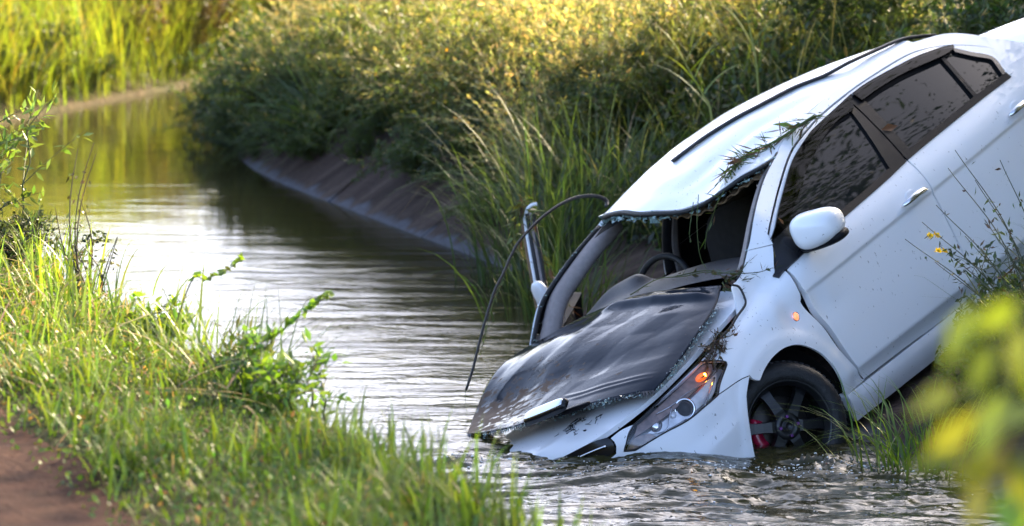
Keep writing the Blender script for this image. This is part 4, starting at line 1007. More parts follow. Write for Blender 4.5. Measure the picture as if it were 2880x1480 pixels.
V, F = tube(catmull(q, 5), .006, 6, 1.6); obj('bent_frame_end', V, F, M['paint'], od)
V, F = superell((-.945, -1.09, 1.135), (.030, .042, .075), .75, 28, 16); obj('door_mirror', V, F, M['paint'], od)
# --- the torn right-hand windscreen moulding hanging down to the water
drop = [(-1.126, -.60, 1.394), (-1.165, -.62, 1.413), (-1.138, -.62, 1.447), (-1.08, -.62, 1.479), (-.972, -.62, 1.512), (-.828, -.62, 1.523), (-.668, -.62, 1.512), (-.517, -.62, 1.484), (-.419, -.62, 1.447), (-.321, -.62, 1.398), (-.217, -.62, 1.352), (-.106, -.62, 1.283), (.02, -.62, 1.196), (.145, -.62, 1.104), (.244, -.62, 1.042)]
V, F = tube(catmull(drop, 5), .0115, 8, .55); obj('hanging_moulding', V, F, M['rubber'], roof)
# wiper-rubber loop along the left hood edge
cb = np.array(D['cable']) + [0, .012, .010]; V, F = tube(catmull(cb, 6), .0055, 6); obj('loose_rubber', V, F, M['rubber'], fender)

# --- the windscreen: a laminated sheet folded forward over the hood
e_front = catmull([(.622, -.350, .918), (.652, -.20, .903), (.684, .024, .890), (.662, .137, .888), (.664, .294, .872), (.635, .414, .862), (.611, .508, .850), (.574, .660, .826), (.545, .735, .803)], 8)
e_right = catmull([(-.447, -.68, 1.020), (-.31, -.68, 1.034), (-.07, -.645, 1.040), (.11, -.62, 1.008), (.286, -.60, .932), (.46, -.48, .918), (.622, -.350, .918)], 8)
e_cowl = catmull([(-.447, -.68, 1.020), (-.455, -.50, 1.040), (-.443, -.321, 1.052), (-.40, -.16, 1.060), (-.40, -.05, 1.062), (-.355, .148, 1.052), (-.31, .31, 1.036), (-.285, .457, 1.014), (-.265, .620, .985)], 8)
e_left = catmull([(-.265, .620, .985), (-.097, .685, .938), (.141, .735, .892), (.326, .752, .852), (.45, .755, .825), (.545, .735, .803)], 8)
NU, NVV = 130, 100
def rs(P, n): d = np.r_[0, np.cumsum(np.linalg.norm(np.diff(P, axis=0), axis=1))]; q = np.linspace(0, d[-1], n); return np.stack([np.interp(q, d, P[:, k]) for k in range(3)], -1)
c0, c1, d0, d1 = rs(e_cowl, NU), rs(e_front, NU), rs(e_right, NVV), rs(e_left, NVV)
u = np.linspace(0, 1, NU)[:, None, None]; v = np.linspace(0, 1, NVV)[None, :, None]
S_ = (1 - v) * c0[:, None] + v * c1[:, None] + (1 - u) * d0[None] + u * d1[None] - ((1 - u) * (1 - v) * c0[0] + u * (1 - v) * c0[-1] + (1 - u) * v * c1[0] + u * v * c1[-1])
uu, vv = np.broadcast_arrays(u[..., 0], v[..., 0])
sagl = np.sin(np.pi * uu) * np.sin(np.pi * vv)
fold = 0
for q_, (nu_, nv_, c_, a_) in enumerate([(1, .75, .42, .05), (1, .62, .60, -.09), (1, .80, .82, .08), (1, .70, 1.0, -.07), (1, .85, 1.22, .09), (.9, -.35, .55, -.05), (.35, 1, 1.02, -.06), (1, .5, .30, -.05)]):
    fold = fold + .65 * a_ * np.maximum(0, uu * nu_ + vv * nv_ - c_)
fold = fold - ((1 - uu) * fold[:1] + uu * fold[-1:]); fold = fold - ((1 - vv) * fold[:, :1] + vv * fold[:, -1:])
gn = np.random.default_rng(19).normal(size=(18, 15)) * .0042
fu = (uu + .45 * vv) * 8.0; fv = vv * 7.0; iu = np.floor(fu).astype(int); iv = np.minimum(np.floor(fv).astype(int), 12); du = fu - iu; dv_ = fv - iv
tri = np.where(du > dv_, gn[iu, iv] + (gn[iu + 1, iv] - gn[iu, iv]) * du + (gn[iu + 1, iv + 1] - gn[iu + 1, iv]) * dv_, gn[iu, iv] + (gn[iu + 1, iv + 1] - gn[iu, iv + 1]) * du + (gn[iu, iv + 1] - gn[iu, iv]) * dv_)
S_[..., 2] += tri * np.minimum(1, sagl * 5)
S_[..., 2] += .006 * sagl + fold + .0022 * fbm(uu * 4 + 3, vv * 3, 3) * np.minimum(1, sagl * 4)
# thin ridges near the front-left edge
S_[..., 2] += .004 * (np.exp(-((vv - .80 - .06 * uu) / .012) ** 2) + np.exp(-((vv - .86 - .03 * uu) / .012) ** 2)) * sst(.45, .6, uu) * sst(.98, .85, uu)
S_[..., 2] += .022 * np.exp(-((vv - .07 - .05 * uu) / .035) ** 2) * sst(.35, .5, uu) * sst(1.0, .9, uu)
S_[..., 2] = np.maximum(S_[..., 2], Zhood(np.clip(S_[..., 0], -.3, .88), S_[..., 1]) + .006)
P = S_.reshape(-1, 3); i = np.arange(NU - 1)[:, None] * NVV + np.arange(NVV - 1)[None]
F = np.stack([i, i + 1, i + NVV + 1, i + NVV], -1).reshape(-1, 4)
ws = obj('windscreen', P, F[:, ::-1], M['sheet'], CAR); md = ws.modifiers.new('thick', 'SOLIDIFY'); md.thickness = .006; md.offset = 1
ws['label'] = 'dark shattered windscreen sheet lying on the hood'
tag(crumbs(e_left[8:] + [.0, .014, -.008], 420, .007, .0030, 21).build('glass_crumb', M['crumb'], ws, False), kind='stuff')
tag(crumbs(e_front[6:-6] + [.016, .007, -.010], 420, .008, .0042, 22).build('glass_crumb', M['crumb'], ws, False), kind='stuff')
# jagged black band that was the top of the screen
mb = MB(); rg_ = np.random.default_rng(5); ef = rs(e_front, 80)
for k in range(79):
    a, b = ef[k], ef[k + 1]; o_ = np.array([.030, .022, 0]) * rg_.uniform(.25, 1.25); mid = (a + b) / 2 + o_; zz = lambda p: np.array([p[0], p[1], max(float(Zhood(min(p[0], .87), p[1])) + .006, p[2] - .02)])
    mb.add([a, b, zz(mid)], [(0, 1, 2)])
mb.build('torn_edge', M['blackgloss'], ws, False)
# interior mirror still stuck to the sheet
mcx = np.array([.690, .235, .905]); ax = np.array([.02, 1.0, .03]); ax /= np.linalg.norm(ax); fwd = np.array([.50, .1, .85]); fwd -= ax * (fwd @ ax); fwd /= np.linalg.norm(fwd); upv = np.cross(fwd, ax)
V, F = superell((0, 0, 0), (.140, .020, .034), .45, 40, 14); V = V[:, :1] * ax + V[:, 1:2] * fwd + V[:, 2:] * upv + mcx; im = obj('rear_view_mirror', V, F, M['blackgloss'], ws)
V, F = superell((0, .017, 0), (.128, .006, .026), .45, 40, 10); V = V[:, :1] * ax + V[:, 1:2] * fwd + V[:, 2:] * upv + mcx; obj('mirror_face', V, F, M['chrome'], ws)
V, F = superell(mcx + [-.02, .13, -.035], (.02, .11, .012), .5, 24, 10); obj('mirror_mount', V, F, M['plastic'], ws)
# ------------------------------------------------------------------ plants
def unit(v): return v / (np.linalg.norm(v, axis=-1, keepdims=True) + 1e-12)
def blades(mb, base, h, w, az, lean, curl, col, tip, segs=4, twist=None):
    "grass blades as tapering ribbons"
    N = len(base); t = np.linspace(0, 1, segs + 1)
    d = np.stack([np.cos(az), np.sin(az), 0 * az], -1); sd = np.stack([-np.sin(az), np.cos(az), 0 * az], -1)
    if twist is not None: sd = unit(sd * np.cos(twist)[:, None] + d * np.sin(twist)[:, None])
    out = lean[:, None] * t + curl[:, None] * t ** 2.2
    up = t[None] * (1 - .35 * np.clip(out, 0, 1.6) * t[None])
    P = base[:, None] + d[:, None] * (out * h[:, None])[..., None] + np.array([0, 0, 1.]) * (up * h[:, None])[..., None]
    ww = (w[:, None] * np.clip(1.02 - t[None] ** 1.8, .02, 1) * (.65 + .35 * np.minimum(1, t[None] * 4)))[..., None] * .5
    V = np.stack([P - sd[:, None] * ww, P + sd[:, None] * ww], 2).reshape(-1, 3)
    C = (col[:, None] * (1 - t[None, :, None]) + tip[:, None] * t[None, :, None]); C = np.repeat(C[:, :, None], 2, 2).reshape(-1, 3)
    k = (segs + 1) * 2; b = (np.arange(N) * k)[:, None, None]; s = np.arange(segs)[None, :, None] * 2
    F = (b + s + np.array([0, 1, 3, 2])[None, None]).reshape(-1, 4)
    mb.V.append(V); mb.F.append((F + mb.n)); mb.C.append(C); mb.n += len(V)
def leaves(mb, c, d, nrm, L, W, col, fold=.18):
    "pointed leaves: a diamond folded along its midrib"
    d = unit(d); s = unit(np.cross(nrm, d)); n = unit(np.cross(d, s)); L = L[:, None]; W = W[:, None]
    V = np.stack([c, c + d * L * .42 + s * W * .5 + n * W * fold, c + d * L, c + d * L * .42 - s * W * .5 + n * W * fold], 1)
    N = len(c); F = (np.arange(N) * 4)[:, None, None] + np.array([[0, 1, 2, 2], [0, 2, 3, 3]])[None]
    F = F.reshape(-1, 4)
    mb.V.append(V.reshape(-1, 3)); mb.F.append(F + mb.n); mb.C.append(np.repeat(col, 4, 0)); mb.n += 4 * N
def veg_build(mb, name, mat, parent=None):
    V = np.concatenate(mb.V); C = np.concatenate(mb.C); Q = []; T = []
    for f in mb.F:
        f = np.asarray(f)
        if f.shape[1] == 4:
            tri = f[:, 2] == f[:, 3]; Q.append(f[~tri]); T.append(f[tri][:, :3])
        else: T.append(f)
    faces = [x for x in Q if len(x)]
    me = bpy.data.meshes.new(name)
    Qa = np.concatenate(Q) if Q else np.zeros((0, 4), int); Ta = np.concatenate(T) if T else np.zeros((0, 3), int)
    me.vertices.add(len(V)); me.vertices.foreach_set("co", V.ravel().astype(np.float32))
    me.loops.add(Qa.size + Ta.size); me.loops.foreach_set("vertex_index", np.concatenate([Qa.ravel(), Ta.ravel()]).astype(np.int32))
    me.polygons.add(len(Qa) + len(Ta)); me.polygons.foreach_set("loop_start", np.concatenate([np.arange(len(Qa)) * 4, Qa.size + np.arange(len(Ta)) * 3]).astype(np.int32))
    me.update(calc_edges=True); me.polygons.foreach_set("use_smooth", np.full(len(me.polygons), True))
    ca = me.color_attributes.new("Col", 'FLOAT_COLOR', 'POINT'); c4 = np.ones((len(V), 4), np.float32); c4[:, :3] = C; ca.data.foreach_set("color", c4.ravel())
    me.materials.append(mat); me.update()
    return me
def stem_tubes(mb, P, r0, r1, col, n=4):
    P = np.asarray(P); V, F = tube(P, np.linspace(r0, r1, len(P)), n, cap=False); F = np.array(F); mb.V.append(V); mb.F.append(F + mb.n); mb.C.append(np.broadcast_to(np.asarray(col, float), V.shape)); mb.n += len(V)
def vary(rg, col, n, v=.25, hue=.12):
    c = np.asarray(col, float)[None] * (1 + rg.normal(size=(n, 1)) * v).clip(.4, 1.8); return (c * (1 + rg.normal(size=(n, 3)) * hue)).clip(.004, .75)
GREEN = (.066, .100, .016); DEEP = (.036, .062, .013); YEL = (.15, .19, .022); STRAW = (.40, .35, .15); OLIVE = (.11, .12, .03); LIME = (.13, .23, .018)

def weed_mesh(seed, h=.9, stems=9, spread=.45, leaf=.05, per=60, col=GREEN, straw=.15, woody=(.06, .07, .025), yellow=0):
    "leafy weed: arching stems with side twigs, leaves along them, some seed heads"
    rg = np.random.default_rng(seed); sm = MB(); fm = MB()
    for k in range(stems):
        az = rg.uniform(0, 2 * math.pi); hh = h * rg.uniform(.6, 1.1); sp = spread * rg.uniform(.3, 1.1)
        d = np.array([math.cos(az), math.sin(az), 0]); t = np.linspace(0, 1, 8)[:, None]
        P = np.array([rg.normal() * .05, rg.normal() * .05, -.05]) + d * sp * t ** 1.6 + np.array([0, 0, hh]) * (t - .18 * t ** 3) + .03 * rg.normal(size=(8, 3)) * t
        stem_tubes(sm, P, .006, .0015, woody)
        tw = [P]
        for j in range(5):
            i = rg.integers(2, 7); q = P[i]; a2 = rg.uniform(0, 2 * math.pi); l = hh * rg.uniform(.15, .4); dd = np.array([math.cos(a2), math.sin(a2), rg.uniform(.2, 1.0)])
            Q = q + dd * l * np.linspace(0, 1, 5)[:, None] + np.array([0, 0, -.12 * l]) * np.linspace(0, 1, 5)[:, None] ** 2; stem_tubes(sm, Q, .003, .001, woody, 3); tw.append(Q)
        for Q in tw:
            n = per if Q is P else per // 2; u = rg.uniform(.15, 1, n) * (len(Q) - 1); i = np.minimum(u.astype(int), len(Q) - 2); f = (u - i)[:, None]
            c = Q[i] * (1 - f) + Q[i + 1] * f + rg.normal(size=(n, 3)) * .012; tg = unit(Q[i + 1] - Q[i]); dv = unit(rg.normal(size=(n, 3)) + tg * .7 + [0, 0, .15])
            cc_ = vary(rg, col, n, .18, .08) * (.75 + .5 * rg.random()); tipn = u / (len(Q) - 1) + .25 * (c[:, 2] / h - .6); m_ = tipn > 1.18 - straw * 1.1; cc_[m_] = vary(rg, STRAW, m_.sum(), .2) * rg.uniform(.6, 1)
            if yellow: y_ = rg.random(n) < yellow * .3; cc_[y_] = vary(rg, (.60, .42, .01), y_.sum(), .1)
            wd = np.where(m_, .12, rg.uniform(.2, .42, n)); leaves(fm, c, np.where(m_[:, None], unit(dv + tg * 1.6), dv), rg.normal(size=(n, 3)) + [0, 0, 1.2], leaf * rg.uniform(.5, 1.2, n), leaf * wd, cc_)
    return veg_build(sm, 'stem', M['stem']), veg_build(fm, 'foliage', M['leaf'])
def clump_mesh(seed, h=.9, n=220, spread=.18, w=.010, col=GREEN, tip=YEL, lean=.35, curl=.5, heads=0, segs=6):
    "grass clump, optionally with feathery straw-coloured seed heads"
    rg = np.random.default_rng(seed); fm = MB(); sm = MB()
    base = np.c_[rg.normal(size=(n, 2)) * spread * .5, np.full(n, -.03)]; az = np.arctan2(base[:, 1], base[:, 0]) + rg.normal(size=n) * .9
    blades(fm, base, h * rg.uniform(.45, 1.1, n), w * rg.uniform(.6, 1.4, n), az, lean * rg.uniform(.1, 1.3, n), curl * rg.uniform(0, 1.4, n), vary(rg, col, n), vary(rg, tip, n), segs, rg.uniform(-.6, .6, n))
    for k in range(heads):
        az0 = rg.uniform(0, 6.3); l = rg.uniform(.05, .5); hh = h * rg.uniform(.8, 1.35); t = np.linspace(0, 1, 7)[:, None]
        P = np.array([rg.normal() * spread * .4, rg.normal() * spread * .4, 0]) + np.array([math.cos(az0), math.sin(az0), 0]) * l * hh * t ** 2 + np.array([0, 0, hh]) * (t - .12 * t ** 3)
        stem_tubes(sm, P, .0025, .001, (.25, .21, .09), 3)
        m = 26; u = rg.uniform(.68, 1, m) * 6; i = np.minimum(u.astype(int), 5); f = (u - i)[:, None]; c = P[i] * (1 - f) + P[i + 1] * f
        leaves(fm, c, unit(rg.normal(size=(m, 3)) * .8 + (P[-1] - P[-2]) * 12), rg.normal(size=(m, 3)), rg.uniform(.02, .06, m), rg.uniform(.006, .016, m), vary(rg, STRAW, m, .25))
    if not sm.V: stem_tubes(sm, [(0, 0, -.03), (0, 0, .06)], .01, .006, (.10, .10, .04))
    return veg_build(sm, 'stem', M['stem']), veg_build(fm, 'foliage', M['grass'])
def plant(name, meshes, loc, label, cat='plant', group=None, rz=None, sc=1.0, tilt=(0, 0)):
    o = empty(name, tuple(loc)); o.rotation_euler = (tilt[0], tilt[1], random.uniform(0, 6.28) if rz is None else rz); o.scale = (sc, sc, sc)
    link('stem', meshes[0], o); link('foliage', meshes[1], o)
    return tag(o, label, cat, group)
gz = lambda x, y: float(ground_z(np.array(x), np.array(y)))
def bank_pt(a, dr):
    c = c_right(a) + dr; x, y = xy(a, c); return float(x), float(y), gz(x, y)
def bank_left(a, dl):
    c = c_left(a) - dl; x, y = xy(a, c); return float(x), float(y), gz(x, y)

# --- prototypes for the overgrown right bank
PW = [weed_mesh(100 + k, h=.85, stems=10, spread=.5, leaf=.05, per=62, col=[(.058, .090, .013), (.028, .050, .010), (.044, .072, .013), (.075, .108, .016)][k % 4], straw=.16, yellow=.004) for k in range(4)]
PS_ = [weed_mesh(120 + k, h=.95, stems=11, spread=.40, leaf=.045, per=70, col=(.11, .135, .028), straw=.30, woody=(.18, .14, .06), yellow=.012) for k in range(3)]
PG = [clump_mesh(140 + k, h=.85, n=260, spread=.3, w=.012, col=GREEN, tip=(.09, .14, .03), lean=.3, curl=.75) for k in range(2)]
PF = [clump_mesh(150 + k, h=.85, n=190, spread=.3, w=.010, col=(.10, .13, .025), tip=(.26, .27, .09), lean=.3, curl=.6, heads=22) for k in range(2)]
PB = [weed_mesh(160 + k, h=.8, stems=9, spread=.45, leaf=.11, per=30, col=(.06, .14, .015), straw=.03) for k in range(2)]
GRP = 'wild plants crowding the right bank'
def put(protos, name, label, spots, lo=.85, hi=1.25, lean=.25):
    for (a, dr) in spots:
        x, y, z = bank_pt(a, dr)
        px_ = 512 + LENS / 36 * 1024 * x / y
        where = ', at the canal bend' if px_ < 290 else ', above the mud-streaked concrete' if px_ < 440 else ', between the concrete and the car' if px_ < 620 else ', beyond the white roof'
        o_ = plant(name, random.choice(protos), (x, y, z), label + where, 'plant', GRP, None, random.uniform(lo, hi))
        ln = lean * (1.8 - dr) / 1.2 if dr < 1.8 else 0
        o_.rotation_euler = (Matrix.Rotation(-max(ln, 0) + random.uniform(-.12, .12), 3, Vector((ALG[0], ALG[1], 0))) @ Matrix.Rotation(random.uniform(0, 6.28), 3, 'Z')).to_euler()
rg = np.random.default_rng(42)
def spots(n, a0, a1, d0, d1): return [(rg.uniform(a0, a1), d0 + (d1 - d0) * rg.random() ** 1.2) for _ in range(n)]
put(PW, 'leafy_weed', 'dense green leafy weed low on the right bank', spots(64, 20.6, 33, .4, 1.7), .55, .9, .75)
put(PG, 'grass_clump', 'drooping green grass clump low on the right bank', spots(14, 20.6, 32, .45, 1.4), .6, .9, .8)
put(PS_, 'dry_weed', 'pale seeding weed high on the right bank', spots(96, 20.8, 34, .6, 3.0), .75, 1.2, .6)
put(PF, 'feather_grass', 'grass clump with feathery seed heads on the right bank', spots(34, 21.0, 33, .9, 3.0), .8, 1.2)
put(PF, 'feather_grass', 'feathery grass clump leaning over the edge of the right bank', spots(26, 21.0, 31, .5, 1.2), .6, .9, .7)
put(PB, 'broadleaf_weed', 'broad-leaved green weed on the right bank', spots(24, 17.5, 22.5, 2.6, 6.0), .9, 1.3)
put(PW, 'leafy_weed', 'tall leafy weed high on the right bank', spots(30, 18.6, 23, 1.9, 4.5), .9, 1.3)
for k, (a_, d_) in enumerate([(28.6, .25), (29.3, .2), (30.0, .3), (29.0, .7), (30.6, .4), (31.3, .5), (28.1, .3), (27.4, .3), (28.3, .05), (27.8, .1), (27.0, .2), (26.6, .3), (28.6, .0), (29.0, .05)]): put([PW[k % 4]], 'bank_shrub', 'dark shrub hanging over the water', [(a_, d_)], .8, 1.1, .6)

for k, (a_, d_) in enumerate([(26.4, .05), (26.8, .0), (27.1, .05), (27.5, .0), (26.0, .15), (25.6, .2), (26.6, .25), (26.2, .3)]): put([PW[k % 4]], 'bank_shrub', 'small dark shrub at the water line', [(a_, d_)], .42, .6, .3)
put(PW, 'creeping_weed', 'small weed creeping down the lining of the right bank', spots(18, 20.6, 26, .18, .5), .35, .55, .5)
# --- undergrowth over the right bank, too dense to count
fm = MB(); N = 70000
a = rg.uniform(15, 34, N); dr = .52 + 3.8 * rg.random(N) ** 1.4 + .3 * fbm(a * .9, a * 0 + 5, 3); c = c_right(a) + dr; X, Y = xy(a, c); Z = ground_z(X, Y); ok = Z > .26; X, Y, Z = X[ok], Y[ok], Z[ok]; n = len(X)
hgt = np.abs(fbm(X * 1.7, Y * 1.7, 3)) * .7 + .12
cc_ = vary(rg, (.028, .048, .011), n, .3); cc_ *= (.7 + .9 * np.clip(fbm(X * 1.2, Y * 1.2, 2)[:, None] + .4, 0, 1))
leaves(fm, np.c_[X, Y, Z + hgt * rg.random(n) ** .8], rg.normal(size=(n, 3)) + [0, 0, .3], rg.normal(size=(n, 3)) + [0, 0, .8], rg.uniform(.03, .09, n), rg.uniform(.012, .038, n), cc_)
N = 16000; a = rg.uniform(15, 34, N); dr = .5 + 3.6 * rg.random(N) ** 1.5; c = c_right(a) + dr; X, Y = xy(a, c); Z = ground_z(X, Y); ok = Z > .26; X, Y, Z = X[ok], Y[ok], Z[ok]; n = len(X)
cl_ = vary(rg, GREEN, n); tp = vary(rg, (.10, .13, .035), n); mm = rg.random(n) < .2; tp[mm] = vary(rg, STRAW, mm.sum(), .3)
blades(fm, np.c_[X, Y, Z], rg.uniform(.25, .7, n), rg.uniform(.006, .014, n), rg.uniform(0, 6.3, n), rg.uniform(.1, .6, n), rg.uniform(0, .8, n), cl_, tp, 4)
o = link('undergrowth', veg_build(fm, 'undergrowth', M['leaf'])); tag(o, 'tangled green undergrowth covering the right bank', kind='stuff')

# --- tall grass on the far bank of the bend
fm = MB(); N = 40000; a = rg.uniform(27, 44, N); dl = .05 + 5 * rg.random(N) ** 1.3; c = c_left(a) - dl; X, Y = xy(a, c); Z = ground_z(X, Y); ok = (Z > .04) & (Y > 28.5); X, Y, Z = X[ok], Y[ok], Z[ok]; n = len(X)
drk = sst(.2, -.25, fbm(X * .5, Y * .5, 2))[:, None]
cl_ = vary(rg, (.12, .165, .018), n); tp = vary(rg, (.25, .30, .03), n, .2); mm = rg.random(n) < .10; tp[mm] = vary(rg, (.36, .24, .07), mm.sum(), .2)
blades(fm, np.c_[X, Y, Z], rg.uniform(.3, 1.1, n), rg.uniform(.006, .014, n), rg.uniform(0, 6.3, n), rg.uniform(.05, .4, n), rg.uniform(0, .7, n), cl_, tp, 4)
o = link('tall_grass', veg_build(fm, 'tall_grass', M['grass'])); tag(o, 'tall yellow-green grass on the far bank where the canal bends', kind='stuff')
for k in range(40):
    a_ = rg.uniform(29.0, 37); x, y, z = bank_left(a_, rg.uniform(.05, .8))
    plant('leafy_weed', PW[k % 4], (x, y, z), 'dark shrubby weed low on the far bank at the bend', 'plant', 'shrubs on the far bank', None, rg.uniform(.4, .8))

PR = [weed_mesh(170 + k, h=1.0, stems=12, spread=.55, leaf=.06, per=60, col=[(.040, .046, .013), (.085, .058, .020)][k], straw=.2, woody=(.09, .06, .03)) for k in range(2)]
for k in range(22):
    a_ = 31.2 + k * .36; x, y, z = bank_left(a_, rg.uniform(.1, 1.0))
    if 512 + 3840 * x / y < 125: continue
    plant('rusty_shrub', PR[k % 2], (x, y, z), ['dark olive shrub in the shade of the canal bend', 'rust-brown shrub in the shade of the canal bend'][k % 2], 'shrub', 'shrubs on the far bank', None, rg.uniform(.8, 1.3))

# --- grass on the near left bank
fm = MB(); N = 140000; a = 6.5 + 16 * rg.random(N) ** 1.1; dl = rg.uniform(.45, 2.5, N); c = c_left(a) - dl; X, Y = xy(a, c); Z = ground_z(X, Y)
edge = sst(2.1, 1.7, dl + .18 * fbm(a * 1.1, dl, 3)); patch = fbm(X * 1.6, Y * 1.6, 3); ok = rg.random(N) < edge * (.55 + .9 * sst(-.25, .25, patch)); X, Y, Z, dl, patch = X[ok], Y[ok], Z[ok], dl[ok], patch[ok]; n = len(X)
h = (.026 + .062 * rg.random(n) ** 1.5) * (1 + .9 * sst(0, .35, patch)) + .10 * (rg.random(n) < .035) * rg.random(n)
cl_ = vary(rg, (.055, .108, .010), n); tp = vary(rg, (.125, .20, .014), n, .2); mm = rg.random(n) < .05 + .10 * (Y > 12.5); cl_[mm] = vary(rg, (.26, .18, .08), mm.sum()); tp[mm] = vary(rg, (.40, .30, .14), mm.sum(), .2)
blades(fm, np.c_[X, Y, Z - .01], h, rg.uniform(.004, .009, n), rg.uniform(0, 6.3, n), rg.uniform(.05, .7, n), rg.uniform(0, .9, n), cl_, tp, 4)
# taller blades
N = 2600; a = rg.uniform(5.5, 20, N); dl = .75 + 1.25 * rg.random(N); c = c_left(a) - dl; X, Y = xy(a, c); ok = fbm(X * 1.3 + 9, Y * 1.3, 2) > -.05; X, Y = X[ok], Y[ok]; Z = ground_z(X, Y); n = len(X)
blades(fm, np.c_[X, Y, Z - .01], rg.uniform(.09, .26, n), rg.uniform(.006, .011, n), rg.uniform(0, 6.3, n), rg.uniform(.02, .4, n), rg.uniform(0, .5, n), vary(rg, (.085, .15, .018), n), vary(rg, (.16, .23, .025), n, .2), 6)
# clover and small leaves between the blades, dry stalks lying about
N = 15000; a = rg.uniform(7, 21, N); dl = rg.uniform(.5, 2.1, N); c = c_left(a) - dl; X, Y = xy(a, c); Z = ground_z(X, Y); cc_ = vary(rg, (.07, .13, .02), N); mm = rg.random(N) < .12; cc_[mm] = vary(rg, (.16, .10, .05), mm.sum())
leaves(fm, np.c_[X, Y, Z + .07 * rg.random(N)], rg.normal(size=(N, 3)), rg.normal(size=(N, 3)) + [0, 0, 1.5], rg.uniform(.012, .035, N), rg.uniform(.008, .02, N), cc_)
N = 150; a = rg.uniform(11, 17, N); dl = .9 + 1.0 * rg.random(N); c = c_left(a) - dl; X, Y = xy(a, c); Z = ground_z(X, Y)
blades(fm, np.c_[X, Y, Z + .06], rg.uniform(.08, .14, N), rg.uniform(.006, .012, N), rg.uniform(0, 6.3, N), rg.uniform(2.0, 4.5, N), rg.uniform(-.3, .3, N), vary(rg, (.34, .24, .11), N), vary(rg, (.45, .34, .18), N), 4)
o = link('bank_grass', veg_build(fm, 'bank_grass', M['grass'])); tag(o, 'short bright grass with dry stalks on the near left bank', kind='stuff')

# --- single plants that stand out
def sprig(name, path, label, leaf=.035, n=40, col=LIME, seed=0, cat='plant', r=.003):
    rg_ = np.random.default_rng(seed); P = catmull(np.asarray(path), 6); base = P[0].copy(); P = P - base; sm, fm = MB(), MB()
    stem_tubes(sm, P, r, r * .4, (.09, .10, .03), 5)
    u = np.sort(rg_.uniform(.12, 1, n)) * (len(P) - 1); i = np.minimum(u.astype(int), len(P) - 2); f = (u - i)[:, None]; c = P[i] * (1 - f) + P[i + 1] * f; tg = unit(P[i + 1] - P[i])
    sdv = np.cross(tg, [0, 0, 1.]) * np.where(np.arange(n) % 2, 1, -1)[:, None]
    leaves(fm, c, sdv + tg * .5 + rg_.normal(size=(n, 3)) * .35 + [0, 0, .3], rg_.normal(size=(n, 3)) * .5 + [0, 0, 1], leaf * rg_.uniform(.5, 1.15, n) * (1.15 - .5 * u / len(P)), leaf * rg_.uniform(.45, .8, n), vary(rg_, col, n), .12)
    o = empty(name, tuple(base)); link('stem', veg_build(sm, 'stem', M['stem']), o); link('foliage', veg_build(fm, 'foliage', M['leaf']), o); return tag(o, label, cat)
def ground_start(p):
    return np.array([p[0], p[1], gz(p[0], p[1]) - .02])
def from_bank(pts, root_dx=-.1, root_dy=0):
    p0 = np.array(pts[0]); return [ground_start((p0[0] + root_dx, p0[1] + root_dy))] + [np.array(p) for p in pts]
YA = at_ground(190, 285)[1]; YB = at_ground(258, 350)[1]
sprig('trailing_vine', from_bank([at(190, 284, YA), at(205, 279, YA), at(222, 273, YA), at(233, 266, YA), at(241, 259, YA)]), 'leafy sprig reaching over the water, the upper of the two on the left bank', .045, 34, LIME, 1)
sprig('trailing_vine', from_bank([at(255, 350, YB), at(278, 334, YB), at(300, 316, YB), at(318, 302, YB), at(333, 292, YB)]), 'long leafy sprig reaching over the water below the other sprig on the left bank', .05, 50, LIME, 2)
for k, (px, py, s_) in enumerate([(152, 272, .20), (262, 345, .26), (285, 362, .24), (228, 322, .20)]):
    m_ = weed_mesh(200 + k, h=s_ * 1.1, stems=8, spread=s_ * .7, leaf=.055, per=12, col=[LIME, (.09, .18, .02), LIME, OLIVE][k], straw=.05)
    p = at_ground(px, py); plant('creeping_weed', m_, p, ['small lime-leaved weed at the top of the near left bank', 'lime-green broad-leaved weed at the water edge of the left bank', 'lowest lime-green weed on the left bank, under the long sprig', 'olive leafy weed between the two sprigs on the left bank'][k])
# fine grass tuft leaning over the water on the left bank
p = at_ground(240, 338); m_ = clump_mesh(210, h=.42, n=130, spread=.16, w=.0055, col=(.05, .10, .02), tip=(.09, .15, .03), lean=.75, curl=.55)
plant('grass_tuft', m_, p, 'fine-bladed grass tuft leaning over the water on the left bank', 'grass', rz=0)
for k, (px, py, hh) in enumerate([(60, 310, .40), (75, 335, .34), (178, 330, .36), (160, 300, .36), (200, 280, .30), (30, 268, .30), (80, 268, .34), (45, 290, .36), (420, 480, .22), (300, 455, .24), (345, 440, .22), (230, 400, .2), (470, 500, .24), (505, 512, .26), (540, 520, .26), (440, 478, .28), (385, 450, .26), (360, 470, .26), (575, 524, .22)]):
    m_ = clump_mesh(220 + k, h=hh, n=26, spread=.16, w=.011, col=(.085, .15, .018), tip=(.17, .24, .03), lean=.25, curl=.35)
    plant('grass_tuft', m_, at_ground(px, py), 'tall bright grass blades standing out of the left bank turf', 'grass', 'tall blades on the left bank')
